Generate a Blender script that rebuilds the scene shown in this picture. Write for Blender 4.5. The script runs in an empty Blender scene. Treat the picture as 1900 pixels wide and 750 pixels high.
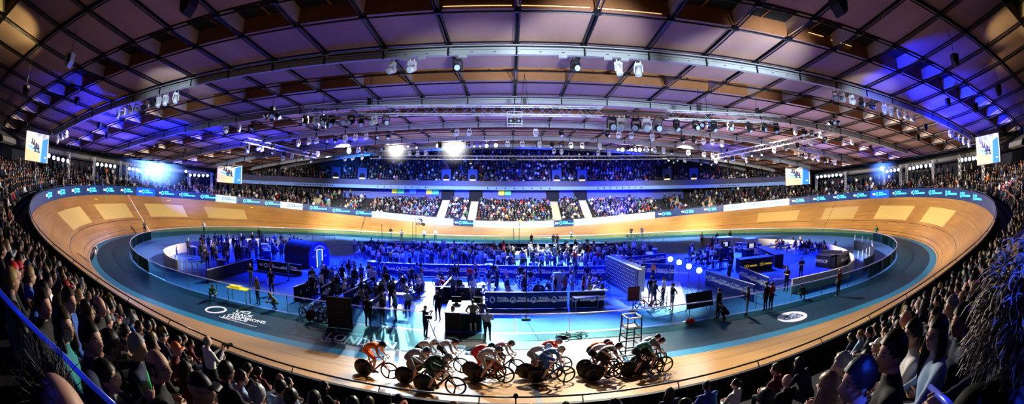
import bpy, bmesh, math, random
import numpy as np
from mathutils import Vector, Matrix
random.seed(7)
rnd = random.Random(11)
PI = math.pi
SC = bpy.context.scene
COL = SC.collection

# ------------------------------------------------------------------ camera model (15 mm full-frame fisheye)
F_PX, CX, CY = 791.67, 950.0, 254.6
PIT, ROLL, YAW = -.1369, -.0036, .0025
CAM = np.array([-.5275, -42.6, 7.1736])
def basis(x, up, fw):
    c, s = math.cos(-ROLL), math.sin(-ROLL); x, up = c*x-s*up, s*x+c*up
    c, s = math.cos(PIT), math.sin(PIT); y, z = c*fw+s*up, -s*fw+c*up
    c, s = math.cos(-YAW), math.sin(-YAW); x, y = c*x-s*y, s*x+c*y
    return np.array([x, y, z])
def ray(px, py):
    u, v = px-CX, CY-py; r = max(math.hypot(u, v), 1e-6); th = 2*math.asin(r/(2*F_PX))
    return basis(math.sin(th)*u/r, math.sin(th)*v/r, math.cos(th))
def on_z(px, py, z=0.0):
    d = ray(px, py); return CAM+d*((z-CAM[2])/d[2])
def on_y(px, py, y):
    d = ray(px, py); return CAM+d*((y-CAM[1])/d[1])
def on_x(px, py, x):
    d = ray(px, py); return CAM+d*((x-CAM[0])/d[0])
def at_dist(px, py, D): return CAM+ray(px, py)*D
def to_px(P):
    Q = np.asarray(P, float)-CAM
    c, s = math.cos(YAW), math.sin(YAW); x, y, z = c*Q[0]-s*Q[1], s*Q[0]+c*Q[1], Q[2]
    c, s = math.cos(PIT), math.sin(PIT); fw, up = c*y-s*z, s*y+c*z
    c, s = math.cos(ROLL), math.sin(ROLL); x, up = c*x-s*up, s*x+c*up
    rr = math.hypot(x, up); th = math.atan2(rr, fw); r = 2*F_PX*math.sin(th/2)
    return CX+r*x/rr, CY-r*up/rr
cd = bpy.data.cameras.new('camera'); cam = bpy.data.objects.new('camera', cd); COL.objects.link(cam)
R_, U_, F_ = basis(1, 0, 0), basis(0, 1, 0), basis(0, 0, 1)
cam.matrix_world = Matrix(((R_[0], U_[0], -F_[0], CAM[0]), (R_[1], U_[1], -F_[1], CAM[1]), (R_[2], U_[2], -F_[2], CAM[2]), (0, 0, 0, 1)))
cd.type = 'PANO'; cd.panorama_type = 'FISHEYE_EQUISOLID'; cd.fisheye_lens = 15; cd.fisheye_fov = PI
cd.sensor_width = 36*(1900/(2*950.0)); cd.sensor_height = 36*750/1900; cd.sensor_fit = 'HORIZONTAL'
cd.shift_y = -(375-CY)/750; cd.clip_start = .05; cd.clip_end = 400
SC.camera = cam

# ------------------------------------------------------------------ materials
MATS = {}
def mat(name, col, rough=.6, metal=0, emis=None, estr=1.0, noise=0, nscale=8, bump=0, spec=.5, alpha=1):
    if name in MATS: return MATS[name]
    m = bpy.data.materials.new(name); m.use_nodes = True; nt = m.node_tree; b = nt.nodes['Principled BSDF']
    b.inputs['Base Color'].default_value = (*col, 1); b.inputs['Roughness'].default_value = rough
    b.inputs['Metallic'].default_value = metal; b.inputs['Specular IOR Level'].default_value = spec
    b.inputs['Alpha'].default_value = alpha
    if emis: b.inputs['Emission Color'].default_value = (*emis, 1); b.inputs['Emission Strength'].default_value = estr
    if noise or bump:
        tc = nt.nodes.new('ShaderNodeTexCoord'); n = nt.nodes.new('ShaderNodeTexNoise'); n.inputs['Scale'].default_value = nscale
        n.inputs['Detail'].default_value = 4
        nt.links.new(tc.outputs['Object'], n.inputs['Vector'])
        if noise:
            mx = nt.nodes.new('ShaderNodeMix'); mx.data_type = 'RGBA'
            mx.inputs['A'].default_value = (*[c*(1-noise) for c in col], 1); mx.inputs['B'].default_value = (*[min(1, c*(1+noise)) for c in col], 1)
            nt.links.new(n.outputs['Fac'], mx.inputs['Factor']); nt.links.new(mx.outputs['Result'], b.inputs['Base Color'])
        if bump:
            bp = nt.nodes.new('ShaderNodeBump'); bp.inputs['Strength'].default_value = bump
            nt.links.new(n.outputs['Fac'], bp.inputs['Height']); nt.links.new(bp.outputs['Normal'], b.inputs['Normal'])
    MATS[name] = m; return m
def prop_mat(name, prop, rough=.75, bump=.15, nscale=30, stripes=None):
    m = mat(name, (.5, .5, .5), rough, bump=bump, nscale=nscale); nt = m.node_tree; b = nt.nodes['Principled BSDF']
    a = nt.nodes.new('ShaderNodeAttribute'); a.attribute_type = 'OBJECT'; a.attribute_name = prop
    out = a.outputs['Color']
    if stripes:
        tc = nt.nodes.new('ShaderNodeTexCoord'); w = nt.nodes.new('ShaderNodeTexWave'); w.inputs['Scale'].default_value = stripes
        w.inputs['Distortion'].default_value = 2; w.bands_direction = 'DIAGONAL'
        a2 = nt.nodes.new('ShaderNodeAttribute'); a2.attribute_type = 'OBJECT'; a2.attribute_name = prop+'_b'
        r = nt.nodes.new('ShaderNodeValToRGB'); r.color_ramp.elements[0].position = .55; r.color_ramp.elements[1].position = .6
        mx = nt.nodes.new('ShaderNodeMix'); mx.data_type = 'RGBA'
        nt.links.new(tc.outputs['Object'], w.inputs['Vector']); nt.links.new(w.outputs['Fac'], r.inputs['Fac'])
        nt.links.new(r.outputs['Color'], mx.inputs['Factor']); nt.links.new(out, mx.inputs['A']); nt.links.new(a2.outputs['Color'], mx.inputs['B'])
        out = mx.outputs['Result']
    nt.links.new(out, b.inputs['Base Color']); return m
def vcol_mat(name, rough=.8):
    m = mat(name, (.5, .5, .5), rough); nt = m.node_tree
    a = nt.nodes.new('ShaderNodeAttribute'); a.attribute_name = 'Col'
    nt.links.new(a.outputs['Color'], nt.nodes['Principled BSDF'].inputs['Base Color']); return m

# ------------------------------------------------------------------ mesh builder
class MB:
    def __init__(s): s.v = []; s.f = []; s.m = []
    def add(s, vs, fs, m=0):
        o = len(s.v); s.v += [tuple(p) for p in vs]; s.f += [tuple(i+o for i in f) for f in fs]; s.m += [m]*len(fs); return s
    def quad(s, a, b, c, d, m=0): return s.add([a, b, c, d], [(0, 1, 2, 3)], m)
    def box(s, c, d, rz=0, m=0, M=None):
        x, y, z = d[0]/2, d[1]/2, d[2]/2; cs, sn = math.cos(rz), math.sin(rz)
        P = [(i*x, j*y, k*z) for k in (-1, 1) for j in (-1, 1) for i in (-1, 1)]
        if M is not None: P = [tuple(M @ Vector(p)) for p in P]
        else: P = [(c[0]+p[0]*cs-p[1]*sn, c[1]+p[0]*sn+p[1]*cs, c[2]+p[2]) for p in P]
        return s.add(P, [(0, 2, 3, 1), (4, 5, 7, 6), (0, 1, 5, 4), (2, 6, 7, 3), (0, 4, 6, 2), (1, 3, 7, 5)], m)
    def beam(s, p, q, w, h, m=0, up=(0, 0, 1)):
        p, q = Vector(p), Vector(q); d = q-p; L = d.length
        if L < 1e-6: return s
        d /= L; r = d.cross(Vector(up))
        if r.length < 1e-4: r = d.cross(Vector((1, 0, 0)))
        r.normalize(); u = r.cross(d); c = (p+q)/2
        M = Matrix(((r.x, d.x, u.x, c.x), (r.y, d.y, u.y, c.y), (r.z, d.z, u.z, c.z), (0, 0, 0, 1)))
        return s.box(None, (w, L, h), 0, m, M)
    def path(s, pts, rad, n=6, m=0, closed=False, cap=True, flat=None, ref=None):
        pts = [Vector(p) for p in pts]; k = len(pts)
        if not hasattr(rad, '__len__'): rad = [rad]*k
        vs, fs = [], []
        r0 = Vector(ref) if ref else None
        for i, p in enumerate(pts):
            a = pts[(i-1) % k] if closed or i else p; b = pts[(i+1) % k] if closed or i < k-1 else p
            t = (b-a); t = t.normalized() if t.length > 1e-9 else Vector((0, 0, 1))
            if r0 is None: r0 = t.cross(Vector((0, 0, 1))); r0 = r0 if r0.length > .05 else t.cross(Vector((1, 0, 0)))
            r0 = (r0-t*r0.dot(t)).normalized(); u = t.cross(r0)
            rr = rad[i]; ra, rb = (rr if hasattr(rr, '__len__') else (rr, rr*(flat or 1)))
            for j in range(n):
                an = 2*PI*j/n; vs.append(p+r0*(math.cos(an)*ra)+u*(math.sin(an)*rb))
        for i in range(k if closed else k-1):
            for j in range(n):
                a, b = i*n+j, i*n+(j+1) % n; c, d = ((i+1) % k)*n+(j+1) % n, ((i+1) % k)*n+j; fs.append((a, b, c, d))
        if cap and not closed: fs.append(tuple(range(n-1, -1, -1))); fs.append(tuple((k-1)*n+j for j in range(n)))
        return s.add(vs, fs, m)
    def limb(s, pts, rad, n=10, m=0, ref=None):
        """tapered tube with rounded ends"""
        pts = [Vector(p) for p in pts]; rad = list(rad)
        g = lambda r: r if hasattr(r, '__len__') else (r, r)
        d0 = (pts[0]-pts[1]).normalized(); d1 = (pts[-1]-pts[-2]).normalized()
        r0, r1 = g(rad[0]), g(rad[-1]); m0, m1 = min(r0), min(r1)
        P = [pts[0]+d0*m0*.97, pts[0]+d0*m0*.7]+pts+[pts[-1]+d1*m1*.7, pts[-1]+d1*m1*.97]
        Rr = [(r0[0]*.25, r0[1]*.25), (r0[0]*.72, r0[1]*.72)]+[g(r) for r in rad]+[(r1[0]*.72, r1[1]*.72), (r1[0]*.25, r1[1]*.25)]
        return s.path(P, Rr, n, m, ref=ref)
    def cyl(s, p, q, r, n=12, m=0, r2=None): return s.path([p, q], [r, r if r2 is None else r2], n, m)
    def ell(s, c, r, nu=12, nv=8, m=0, M=None):
        vs = [(0, 0, -1)]; fs = []
        for i in range(1, nv):
            ph = -PI/2+PI*i/nv
            vs += [(math.cos(ph)*math.cos(2*PI*j/nu), math.cos(ph)*math.sin(2*PI*j/nu), math.sin(ph)) for j in range(nu)]
        vs.append((0, 0, 1)); T = len(vs)-1
        for j in range(nu):
            fs.append((0, 1+(j+1) % nu, 1+j)); fs.append((T, T-nu+j, T-nu+(j+1) % nu))
            for i in range(nv-2): a = 1+i*nu; fs.append((a+j, a+(j+1) % nu, a+nu+(j+1) % nu, a+nu+j))
        vs = [Vector((v[0]*r[0], v[1]*r[1], v[2]*r[2])) for v in vs]
        vs = [(M @ v if M else v)+Vector(c) for v in vs]
        return s.add(vs, fs, m)
    def torus(s, c, R, r, nu=28, nv=6, m=0, ax='y', flat=1):
        pts = []
        for i in range(nu):
            a = 2*PI*i/nu; x, z = R*math.cos(a), R*math.sin(a)
            pts.append({'y': (c[0]+x, c[1], c[2]+z), 'z': (c[0]+x, c[1]+z*flat, c[2]), 'x': (c[0], c[1]+x, c[2]+z)}[ax])
        return s.path(pts, r, nv, m, closed=True, ref={'y': (1, 0, 0), 'z': (1, 0, 0), 'x': (0, 1, 0)}[ax])
    def lathe(s, prof, c=(0, 0, 0), n=16, m=0):
        vs = []; fs = []
        for r, z in prof: vs += [(c[0]+r*math.cos(2*PI*j/n), c[1]+r*math.sin(2*PI*j/n), c[2]+z) for j in range(n)]
        for i in range(len(prof)-1):
            for j in range(n): fs.append((i*n+j, i*n+(j+1) % n, (i+1)*n+(j+1) % n, (i+1)*n+j))
        return s.add(vs, fs, m)
    def prism(s, poly, y0, y1, m=0):
        """polygon in x-z extruded along y"""
        k = len(poly); vs = [(p[0], y0, p[1]) for p in poly]+[(p[0], y1, p[1]) for p in poly]
        fs = [tuple(range(k)), tuple(range(2*k-1, k-1, -1))]+[(i, i+k, (i+1) % k+k, (i+1) % k) for i in range(k)]
        return s.add(vs, fs, m)
    def mesh(s, name, mats, smooth=False):
        u = sorted({i for f in s.f for i in f})
        if len(u) < len(s.v): r = {a: b for b, a in enumerate(u)}; s.v = [s.v[i] for i in u]; s.f = [tuple(r[i] for i in f) for f in s.f]
        me = bpy.data.meshes.new(name); me.from_pydata(s.v, [], s.f)
        for m in (mats if isinstance(mats, (list, tuple)) else [mats]): me.materials.append(m)
        if any(s.m): me.polygons.foreach_set('material_index', s.m)
        if smooth: me.polygons.foreach_set('use_smooth', [True]*len(s.f))
        me.update(); return me
    def build(s, name, mats, parent=None, smooth=False):
        return link(name, s.mesh(name, mats, smooth), parent)
def link(name, me, parent=None):
    o = bpy.data.objects.new(name, me); COL.objects.link(o)
    if parent: o.parent = parent
    return o
def tag(o, label, cat, group=None):
    o['label'] = label; o['category'] = cat
    if group: o['group'] = group
    return o
def empty(name, label, cat, loc=(0, 0, 0), rz=0, group=None):
    o = bpy.data.objects.new(name, None); COL.objects.link(o); o.location = loc; o.rotation_euler = (0, 0, rz); o.empty_display_size = .2
    return tag(o, label, cat, group)
def struct(o): o['kind'] = 'structure'; return o
def stuff(o, label, cat): o['kind'] = 'stuff'; return tag(o, label, cat)
def dup(o, parent=None):
    c = o.copy(); COL.objects.link(c)
    if parent: c.parent = parent
    for ch in o.children: dup(ch, c)
    return c
def text_mesh(txt, size=1, bold=.0, align='CENTER', name='lettering', ext=.002, shear=0):
    cu = bpy.data.curves.new('t', 'FONT'); cu.body = txt; cu.size = size; cu.align_x = align; cu.align_y = 'CENTER'; cu.offset = bold; cu.extrude = ext
    cu.resolution_u = 2; cu.shear = shear; cu.space_line = .85
    o = bpy.data.objects.new('t', cu); COL.objects.link(o)
    dg = bpy.context.evaluated_depsgraph_get(); me = bpy.data.meshes.new_from_object(o.evaluated_get(dg)); me.name = name
    bpy.data.objects.remove(o); bpy.data.curves.remove(cu); return me
def place_text(txt, size, M, m, parent=None, name='lettering', **k):
    me = text_mesh(txt, size, name=name, **k); me.materials.clear(); me.materials.append(m)
    o = link(name, me, parent); o.matrix_local = M; return o
ORD = ['first', 'second', 'third', 'fourth', 'fifth', 'sixth', 'seventh', 'eighth', 'ninth', 'tenth', 'eleventh', 'twelfth', 'thirteenth', 'fourteenth', 'fifteenth', 'sixteenth', 'seventeenth', 'eighteenth', 'nineteenth', 'twentieth']
def ordinal(i, n):
    if n == 1: return 'only'
    if i < 20: return ORD[i]
    if n-1-i < 20: return ORD[n-1-i]+' from last'
    t = {2: 'twenty', 3: 'thirty', 4: 'forty', 5: 'fifty', 6: 'sixty', 7: 'seventy', 8: 'eighty', 9: 'ninety'}
    k = i+1
    if k >= 100: return str(k)+'th'
    return (t[k//10]+'-'+ORD[k % 10-1]) if k % 10 else t[k//10][:-1]+'ieth'
def smooth01(t): t = min(1, max(0, t)); return t*t*(3-2*t)

# ------------------------------------------------------------------ the ring: track geometry
A_, RB = 20.986, 26.23
PER = 4*A_+2*PI*RB
def ring(s, a=A_, R=RB):
    """point, outward normal, straight->apex parameter at arc length s (0 = middle of near straight, running +x)"""
    per = 4*a+2*PI*R; s = s % per; d = min(s, per-s, abs(s-per/2))/(per/4)
    v = s
    if v < a: return (v, -R), (0, -1), d
    v -= a
    if v < PI*R: th = v/R-PI/2; n = (math.cos(th), math.sin(th)); return (a+R*n[0], R*n[1]), n, d
    v -= PI*R
    if v < 2*a: return (a-v, R), (0, 1), d
    v -= 2*a
    if v < PI*R: th = v/R+PI/2; n = (math.cos(th), math.sin(th)); return (-a+R*n[0], R*n[1]), n, d
    v -= PI*R
    return (-a+v, -R), (0, -1), d
TW = 6.658
def bank(d): return math.radians(12.18+29.72*smooth01(d)**.92)
def track_pt(s, v):
    P, n, d = ring(s); b = bank(d); o = v*math.cos(b)
    return (P[0]+n[0]*o, P[1]+n[1]*o, v*math.sin(b))
def nearness(P):  # 1 on the near straight, 0 on the far one
    return smooth01((30-P[1])/60.0)
def edge(s, o=0.0):
    """point at horizontal offset o outside the upper edge of the track, with edge height"""
    P, n, d = ring(s); b = bank(d); q = TW*math.cos(b)+o
    return (P[0]+n[0]*q, P[1]+n[1]*q), n, d, TW*math.sin(b)
def board_top(s):
    (x, y), n, d, z = edge(s); k = nearness((x, y))
    return z+1.15-.72*k*(1-smooth01(d*1.3))
def stand_floor(s, o):
    (x, y), n, d, z = edge(s); k = nearness((x, y)); t = smooth01(d*1.05)
    base = z+.35-.52*k*(1-t)-.22*t*k-.1*t; slope = (.51*k+.46*(1-k))*(1-t)+.27*t
    cap = 10.8*(1-t)+5.6*t+3*k*(1-t)
    return base+slope*(min(o, cap)-1)
def roof_z(x, y):
    z = 14.85-.0021*x*x+.0008*y*y+.003*max(0, abs(y)-20)**2
    return max(z, 9.75+.002*y*y*0)
# ================================================================== SETTING
def wood_mat():
    m = mat('track_wood', (.5, .3, .13), .32, spec=.4); nt = m.node_tree; N = nt.nodes; L = nt.links; b = N['Principled BSDF']
    uv = N.new('ShaderNodeUVMap'); mp = N.new('ShaderNodeMapping'); mp.inputs['Scale'].default_value = (.05, 8.0, 1)
    n = N.new('ShaderNodeTexNoise'); n.inputs['Scale'].default_value = 3; n.inputs['Detail'].default_value = 5
    n2 = N.new('ShaderNodeTexNoise'); n2.inputs['Scale'].default_value = .25; n2.inputs['Detail'].default_value = 3
    wv = N.new('ShaderNodeTexBrick'); wv.inputs['Scale'].default_value = 1; wv.inputs['Brick Width'].default_value = 5; wv.inputs['Row Height'].default_value = .12
    wv.inputs['Mortar Size'].default_value = .006; wv.inputs['Color1'].default_value = (.53, .315, .115, 1); wv.inputs['Color2'].default_value = (.43, .24, .08, 1); wv.inputs['Mortar'].default_value = (.26, .14, .05, 1)
    L.new(uv.outputs[0], mp.inputs[0]); L.new(mp.outputs[0], n.inputs['Vector']); L.new(uv.outputs[0], n2.inputs['Vector']); L.new(uv.outputs[0], wv.inputs['Vector'])
    r = N.new('ShaderNodeValToRGB'); r.color_ramp.elements[0].color = (.55, .5, .45, 1); r.color_ramp.elements[1].color = (1.25, 1.2, 1.15, 1)
    r.color_ramp.elements[0].position = .3; r.color_ramp.elements[1].position = .7
    L.new(n.outputs['Fac'], r.inputs['Fac'])
    mx = N.new('ShaderNodeMix'); mx.data_type = 'RGBA'; mx.blend_type = 'MULTIPLY'; mx.inputs['Factor'].default_value = .8
    L.new(wv.outputs['Color'], mx.inputs['A']); L.new(r.outputs['Color'], mx.inputs['B'])
    r2 = N.new('ShaderNodeValToRGB'); r2.color_ramp.elements[0].color = (.75, .72, .7, 1); r2.color_ramp.elements[0].position = .35; r2.color_ramp.elements[1].position = .62
    L.new(n2.outputs['Fac'], r2.inputs['Fac'])
    m2 = N.new('ShaderNodeMix'); m2.data_type = 'RGBA'; m2.blend_type = 'MULTIPLY'; m2.inputs['Factor'].default_value = .7
    L.new(mx.outputs['Result'], m2.inputs['A']); L.new(r2.outputs['Color'], m2.inputs['B']); L.new(m2.outputs['Result'], b.inputs['Base Color'])
    return m
M_WOOD = wood_mat()
M_YEL = mat('panel_paint', (.62, .45, .16), .45, noise=.08)
M_LINE = mat('line_black', (.03, .02, .015), .4); M_WLINE = mat('line_white', (.85, .85, .85), .4)
M_COTE = mat('cote_blue', (.02, .2, .34), .4, noise=.15, nscale=.5)
M_BLK = mat('matte_black', (.008, .008, .01), .7, noise=.1); M_DARK = mat('dark_grey', (.03, .03, .035), .6, noise=.15)
M_RAIL = mat('rail_metal', (.12, .12, .13), .35, .6, noise=.05)
M_WHITE = mat('white_paint', (.8, .8, .82), .45, noise=.04); M_CREAM = mat('cream_paint', (.55, .52, .45), .6, noise=.08)
M_STEEL = mat('steel', (.5, .52, .55), .3, .8, noise=.05)

def ring_strip(name, mats, s_list, vs, fn, closed=True, mi=None, uv=True, smooth=True):
    """quads over a grid of (s, v) parameters"""
    ns, nv = len(s_list), len(vs); V = [fn(s, v) for s in s_list for v in vs]; Fc = []; mm = []; UV = []
    for i in range(ns if closed else ns-1):
        i2 = (i+1) % ns
        for j in range(nv-1):
            Fc.append((i*nv+j, i2*nv+j, i2*nv+j+1, i*nv+j+1)); s0 = s_list[i]; s1 = s_list[i2] if i2 else s_list[i]+(s_list[1]-s_list[0])
            mm.append(mi((s0+s1)/2, (vs[j]+vs[j+1])/2) if mi else 0); UV += [(s0, vs[j]), (s1, vs[j]), (s1, vs[j+1]), (s0, vs[j+1])]
    me = bpy.data.meshes.new(name); me.from_pydata(V, [], Fc)
    for m in mats: me.materials.append(m)
    me.polygons.foreach_set('material_index', mm); me.polygons.foreach_set('use_smooth', [smooth]*len(Fc))
    u = me.uv_layers.new(); u.data.foreach_set('uv', [c for p in UV for c in p]); me.update()
    return link(name, me)
RECTS = [(201.9, 208.7), (191.5, 198.5), (180.5, 187.8), (169.6, 176.6), (43.8, 50.6), (54, 61.2), (65.3, 71.5), (76, 83)]
ss = sorted(set([round(i*.9, 2) for i in range(int(PER/.9)+1) if i*.9 < PER-.3]+[a for r in RECTS for a in r]+[189.9, 190.05, 124.3, 124.45, .2, .4, 150.2, 150.28, 70.1, 70.16]))
vv = [0, .17, .23, .69, .74, 1.4, 2.26, 2.32, 2.7, 3.6, 4.4, 5.15, 5.9, TW]
def tmi(s, v):
    if 189.9 < s < 190.05: return 3
    if 124.3 < s < 124.45 or .2 < s < .4 or 150.2 < s < 150.28 or 70.1 < s < 70.16: return 2
    if .17 < v < .23 or .69 < v < .74 or 2.26 < v < 2.32: return 2
    if 2.7 < v < 5.15:
        for k, (a, b) in enumerate(RECTS):
            if a < s < b: return 1 if k not in (3, 6, 7) else 4
    return 0
M_YEL2 = mat('panel_paint_faded', (.52, .35, .125), .45, noise=.08)
track = struct(ring_strip('floor_track', [M_WOOD, M_YEL, M_LINE, M_WLINE, M_YEL2], ss, vv, track_pt, mi=tmi))
def inner(s, v):
    P, n, d = ring(s); return (P[0]-n[0]*v, P[1]-n[1]*v, -.005-.02*min(1, v))
s1 = [i*1.2 for i in range(int(PER/1.2))]
cote = struct(ring_strip('floor_blue_band', [M_COTE], s1, [0, .4, .75], inner))
def apron_mat(name, c1, c2, rough):
    m = mat(name, c1, rough, spec=.3); nt = m.node_tree; N = nt.nodes; L = nt.links; b = N['Principled BSDF']
    tc = N.new('ShaderNodeTexCoord'); n = N.new('ShaderNodeTexNoise'); n.inputs['Scale'].default_value = .35; n.inputs['Detail'].default_value = 6
    r = N.new('ShaderNodeValToRGB'); r.color_ramp.elements[0].color = (*c1, 1); r.color_ramp.elements[1].color = (*c2, 1); r.color_ramp.elements[0].position = .35; r.color_ramp.elements[1].position = .65
    L.new(tc.outputs['Object'], n.inputs['Vector']); L.new(n.outputs['Fac'], r.inputs['Fac']); L.new(r.outputs['Color'], b.inputs['Base Color'])
    n2 = N.new('ShaderNodeTexNoise'); n2.inputs['Scale'].default_value = 3; n2.inputs['Detail'].default_value = 5; L.new(tc.outputs['Object'], n2.inputs['Vector'])
    mr = N.new('ShaderNodeMapRange'); mr.inputs['To Min'].default_value = rough*.8; mr.inputs['To Max'].default_value = rough*1.3
    L.new(n2.outputs['Fac'], mr.inputs['Value']); L.new(mr.outputs['Result'], b.inputs['Roughness'])
    return m
M_APRON = apron_mat('apron_floor', (.005, .034, .068), (.008, .046, .086), .42)
M_INF = apron_mat('infield_floor', (.045, .12, .38), (.06, .15, .44), .5)
A2, R2 = 21.5, 21.41
def fence_pt(s, z=0.0, off=0.0):
    P, n, d = ring(s, A2, R2); return (P[0]+n[0]*off, P[1]+n[1]*off, z)
FPER = 4*A2+2*PI*R2
apron = struct(ring_strip('floor_apron', [M_APRON], s1, [.75, 1.5, 3, 4.5, 6.0], lambda s, v: inner(s, v)[:2]+(-.03,)))
mb = MB(); n = 160
mb.add([fence_pt(FPER*i/n, -.026, .15) for i in range(n)], [tuple(range(n))]); struct(mb.build('floor_infield', M_INF))

# ---- apron lettering (flat paint on the floor)
M_PAINT = mat('floor_paint_white', (.75, .78, .85), .45, noise=.05); M_PAINTB = mat('floor_paint_blue', (.02, .06, .2), .45)
def floor_paint(name, label, pts_build):
    return tag(pts_build, label, 'floor marking')
def flat_frame(p, q):  # frame on floor: origin p, x towards q
    p, q = Vector(p), Vector(q); x = (q-p).normalized(); z = Vector((0, 0, 1)); y = z.cross(x)
    return Matrix(((x.x, y.x, 0, p.x), (x.y, y.y, 0, p.y), (0, 0, 1, p.z), (0, 0, 0, 1)))
g = empty('league_floor_marking', 'white ring and four-line league lettering painted on the dark blue apron', 'floor marking', on_z(450, 590))
c0 = on_z(401, 576)
def para_text(rows, m, parent, z=-.024, name='lettering'):
    for txt, a, b, hpx in rows:     # a/b pixel ends of the baseline, hpx = pixel of the cap top above a
        A, B, H = Vector(on_z(*a, z)), Vector(on_z(*b, z)), Vector(on_z(*hpx, z))
        me = text_mesh(txt, 1, bold=.025, align='LEFT', ext=0); xs = [v.co.x for v in me.vertices]; ys = [v.co.y for v in me.vertices]
        x0, x1, y0, y1 = min(xs), max(xs), min(ys), max(ys)
        for v in me.vertices:
            u = (v.co.x-x0)/(x1-x0); w = (v.co.y-y0)/(y1-y0); v.co = A+(B-A)*u+(H-A)*w-Vector(parent.location)
        me.materials.clear(); me.materials.append(m); link(name, me, parent)
para_text([('UCI', (436, 579), (462, 583), (441, 575)), ('TRACK', (428, 584), (468, 590), (432, 580)), ('CHAMPIONS', (421, 586.5), (492, 601.5), (424, 582)), ('LEAGUE', (412, 589), (458, 598), (417, 584.5))], M_PAINT, g)
mb = MB(); o = Vector(g.location)
O_, I_ = [], []
for i in range(40):
    a = 2*PI*i/40; O_.append(Vector(on_z(400.5+20.5*math.cos(a), 575+6.6*math.sin(a), -.024))-o)
    I_.append(Vector(on_z(400.5+16.5*math.cos(a+.12), 575+4.3*math.sin(a), -.024))-o)
mb.add(O_+I_, [(i, (i+1) % 40, 40+(i+1) % 40, 40+i) for i in range(40)]); mb.build('ring_emblem', M_PAINT, g)
mb = MB(); L_ = [Vector(on_z(*p, -.024))-o for p in ((406, 587.2), (476, 606.2), (476, 607), (406, 588.2))]; mb.quad(*L_); mb.build('underline', M_PAINT, g)
g = empty('venue_floor_marking', 'large white round and venue lettering painted on the apron behind the orange rider', 'floor marking', on_z(650, 630))
para_text([('ROUND', (619, 615.5), (669, 622.6), (622, 613)), ('LONDON', (601, 629), (730, 650), (614, 616.5)), ('LEE VALLEY VELOPARK', (595, 632), (745, 652), (598, 629.5))], M_PAINT, g)
g = empty('car_maker_floor_badge', 'white oval badge with a rounded blue triangle emblem painted on right apron', 'floor marking', on_z(1470, 588))
o = Vector(g.location); mb = MB()
mb.add([Vector(on_z(1470+28*math.cos(2*PI*i/40)+(4*math.sin(2*PI*i/40)*-.4), 588+9.8*math.sin(2*PI*i/40)-1.6*math.cos(2*PI*i/40), -.024))-o for i in range(40)], [tuple(range(39, -1, -1))]); mb.build('badge_oval', M_PAINT, g)
mb = MB(); tri = [(1453, 592), (1456, 588), (1468, 581.6), (1474, 581.2), (1489, 584), (1491, 586), (1482, 590), (1461, 594.2), (1455, 594)]
mb.add([Vector(on_z(x, y, -.022))-o for x, y in tri], [tuple(range(len(tri)-1, -1, -1))]); mb.build('triangle_emblem', M_PAINTB, g)
para_text([('LOTUS', (1459, 592.6), (1488, 587.2), (1457, 589.2)), ('ACBC', (1466, 586.6), (1478, 584.6), (1467, 583.0))], M_PAINT, g, z=-.02)

# ---- outer wall of the track: led boards, back wall and handrail
M_LEDN = mat('led_navy', (.01, .02, .06), .3, emis=(.01, .035, .12), estr=.9); M_LEDW = mat('led_white', (.3, .36, .42), .4, emis=(.45, .62, .82), estr=.55)
M_CY = mat('led_cyan', (.05, .5, .7), .4, emis=(.08, .72, 1), estr=1.6); M_LW = mat('led_letter_white', (.8, .8, .8), .4, emis=(.9, .95, 1), estr=1.2)
M_LG = mat('led_letter_slate', (.1, .2, .3), .4, emis=(.08, .22, .36), estr=.5); M_LEDB = mat('led_blue', (.01, .05, .3), .3, emis=(.01, .09, .6), estr=.9)
M_RED = mat('led_red', (.6, .02, .05), .4, emis=(.9, .03, .1), estr=.8); M_LY = mat('led_yellow', (.8, .6, .02), .4, emis=(1, .7, .03), estr=.8)
NB = 70; bl = PER/NB
def ring_logo(mb, x, z, R, y, m):
    k = 24; O_ = [(x+R*.86*math.cos(2*PI*i/k), y, z+R*math.sin(2*PI*i/k)) for i in range(k)]; I_ = [(x+R*.52*math.cos(2*PI*i/k+.25), y, z+R*.68*math.sin(2*PI*i/k)) for i in range(k)]
    mb.add(O_+I_, [(i, (i+1) % k, k+(i+1) % k, k+i) for i in range(k)], m)
logo_me = {}
def league_logo(kind, h=.6):
    """ring emblem with UCI left and TRACK / CHAMPIONS LEAGUE right, in the local x-z plane facing -y"""
    key = (kind, h)
    if key in logo_me: return logo_me[key]
    ma, mb_ = {'cyan': (M_LW, M_CY), 'slate': (M_LG, M_LG), 'print': (MATS['print_white'], MATS['print_white'])}[kind]
    mb = MB(); ring_logo(mb, -.55*h/.6, 0, h*.5, 0, 1)
    for txt, x, z, s, al, mi in (('UCI', -.95, 0, .36, 'RIGHT', 0), ('TRACK', -.15, .17, .27, 'LEFT', 1), ('CHAMPIONS LEAGUE', -.15, -.1, .27, 'LEFT', 1)):
        me = text_mesh(txt, s*h/.6, bold=.012, align=al, ext=0)
        mb.add([(v.co.x+x*h/.6, 0, v.co.y+z*h/.6) for v in me.vertices], [tuple(p.vertices) for p in me.polygons], mi)
    me = mb.mesh('league_logo', [ma, mb_]); logo_me[key] = me; return me
mat('print_white', (.55, .62, .72), .5, emis=(.5, .6, .8), estr=.12)
far_cnt = {}
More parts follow.
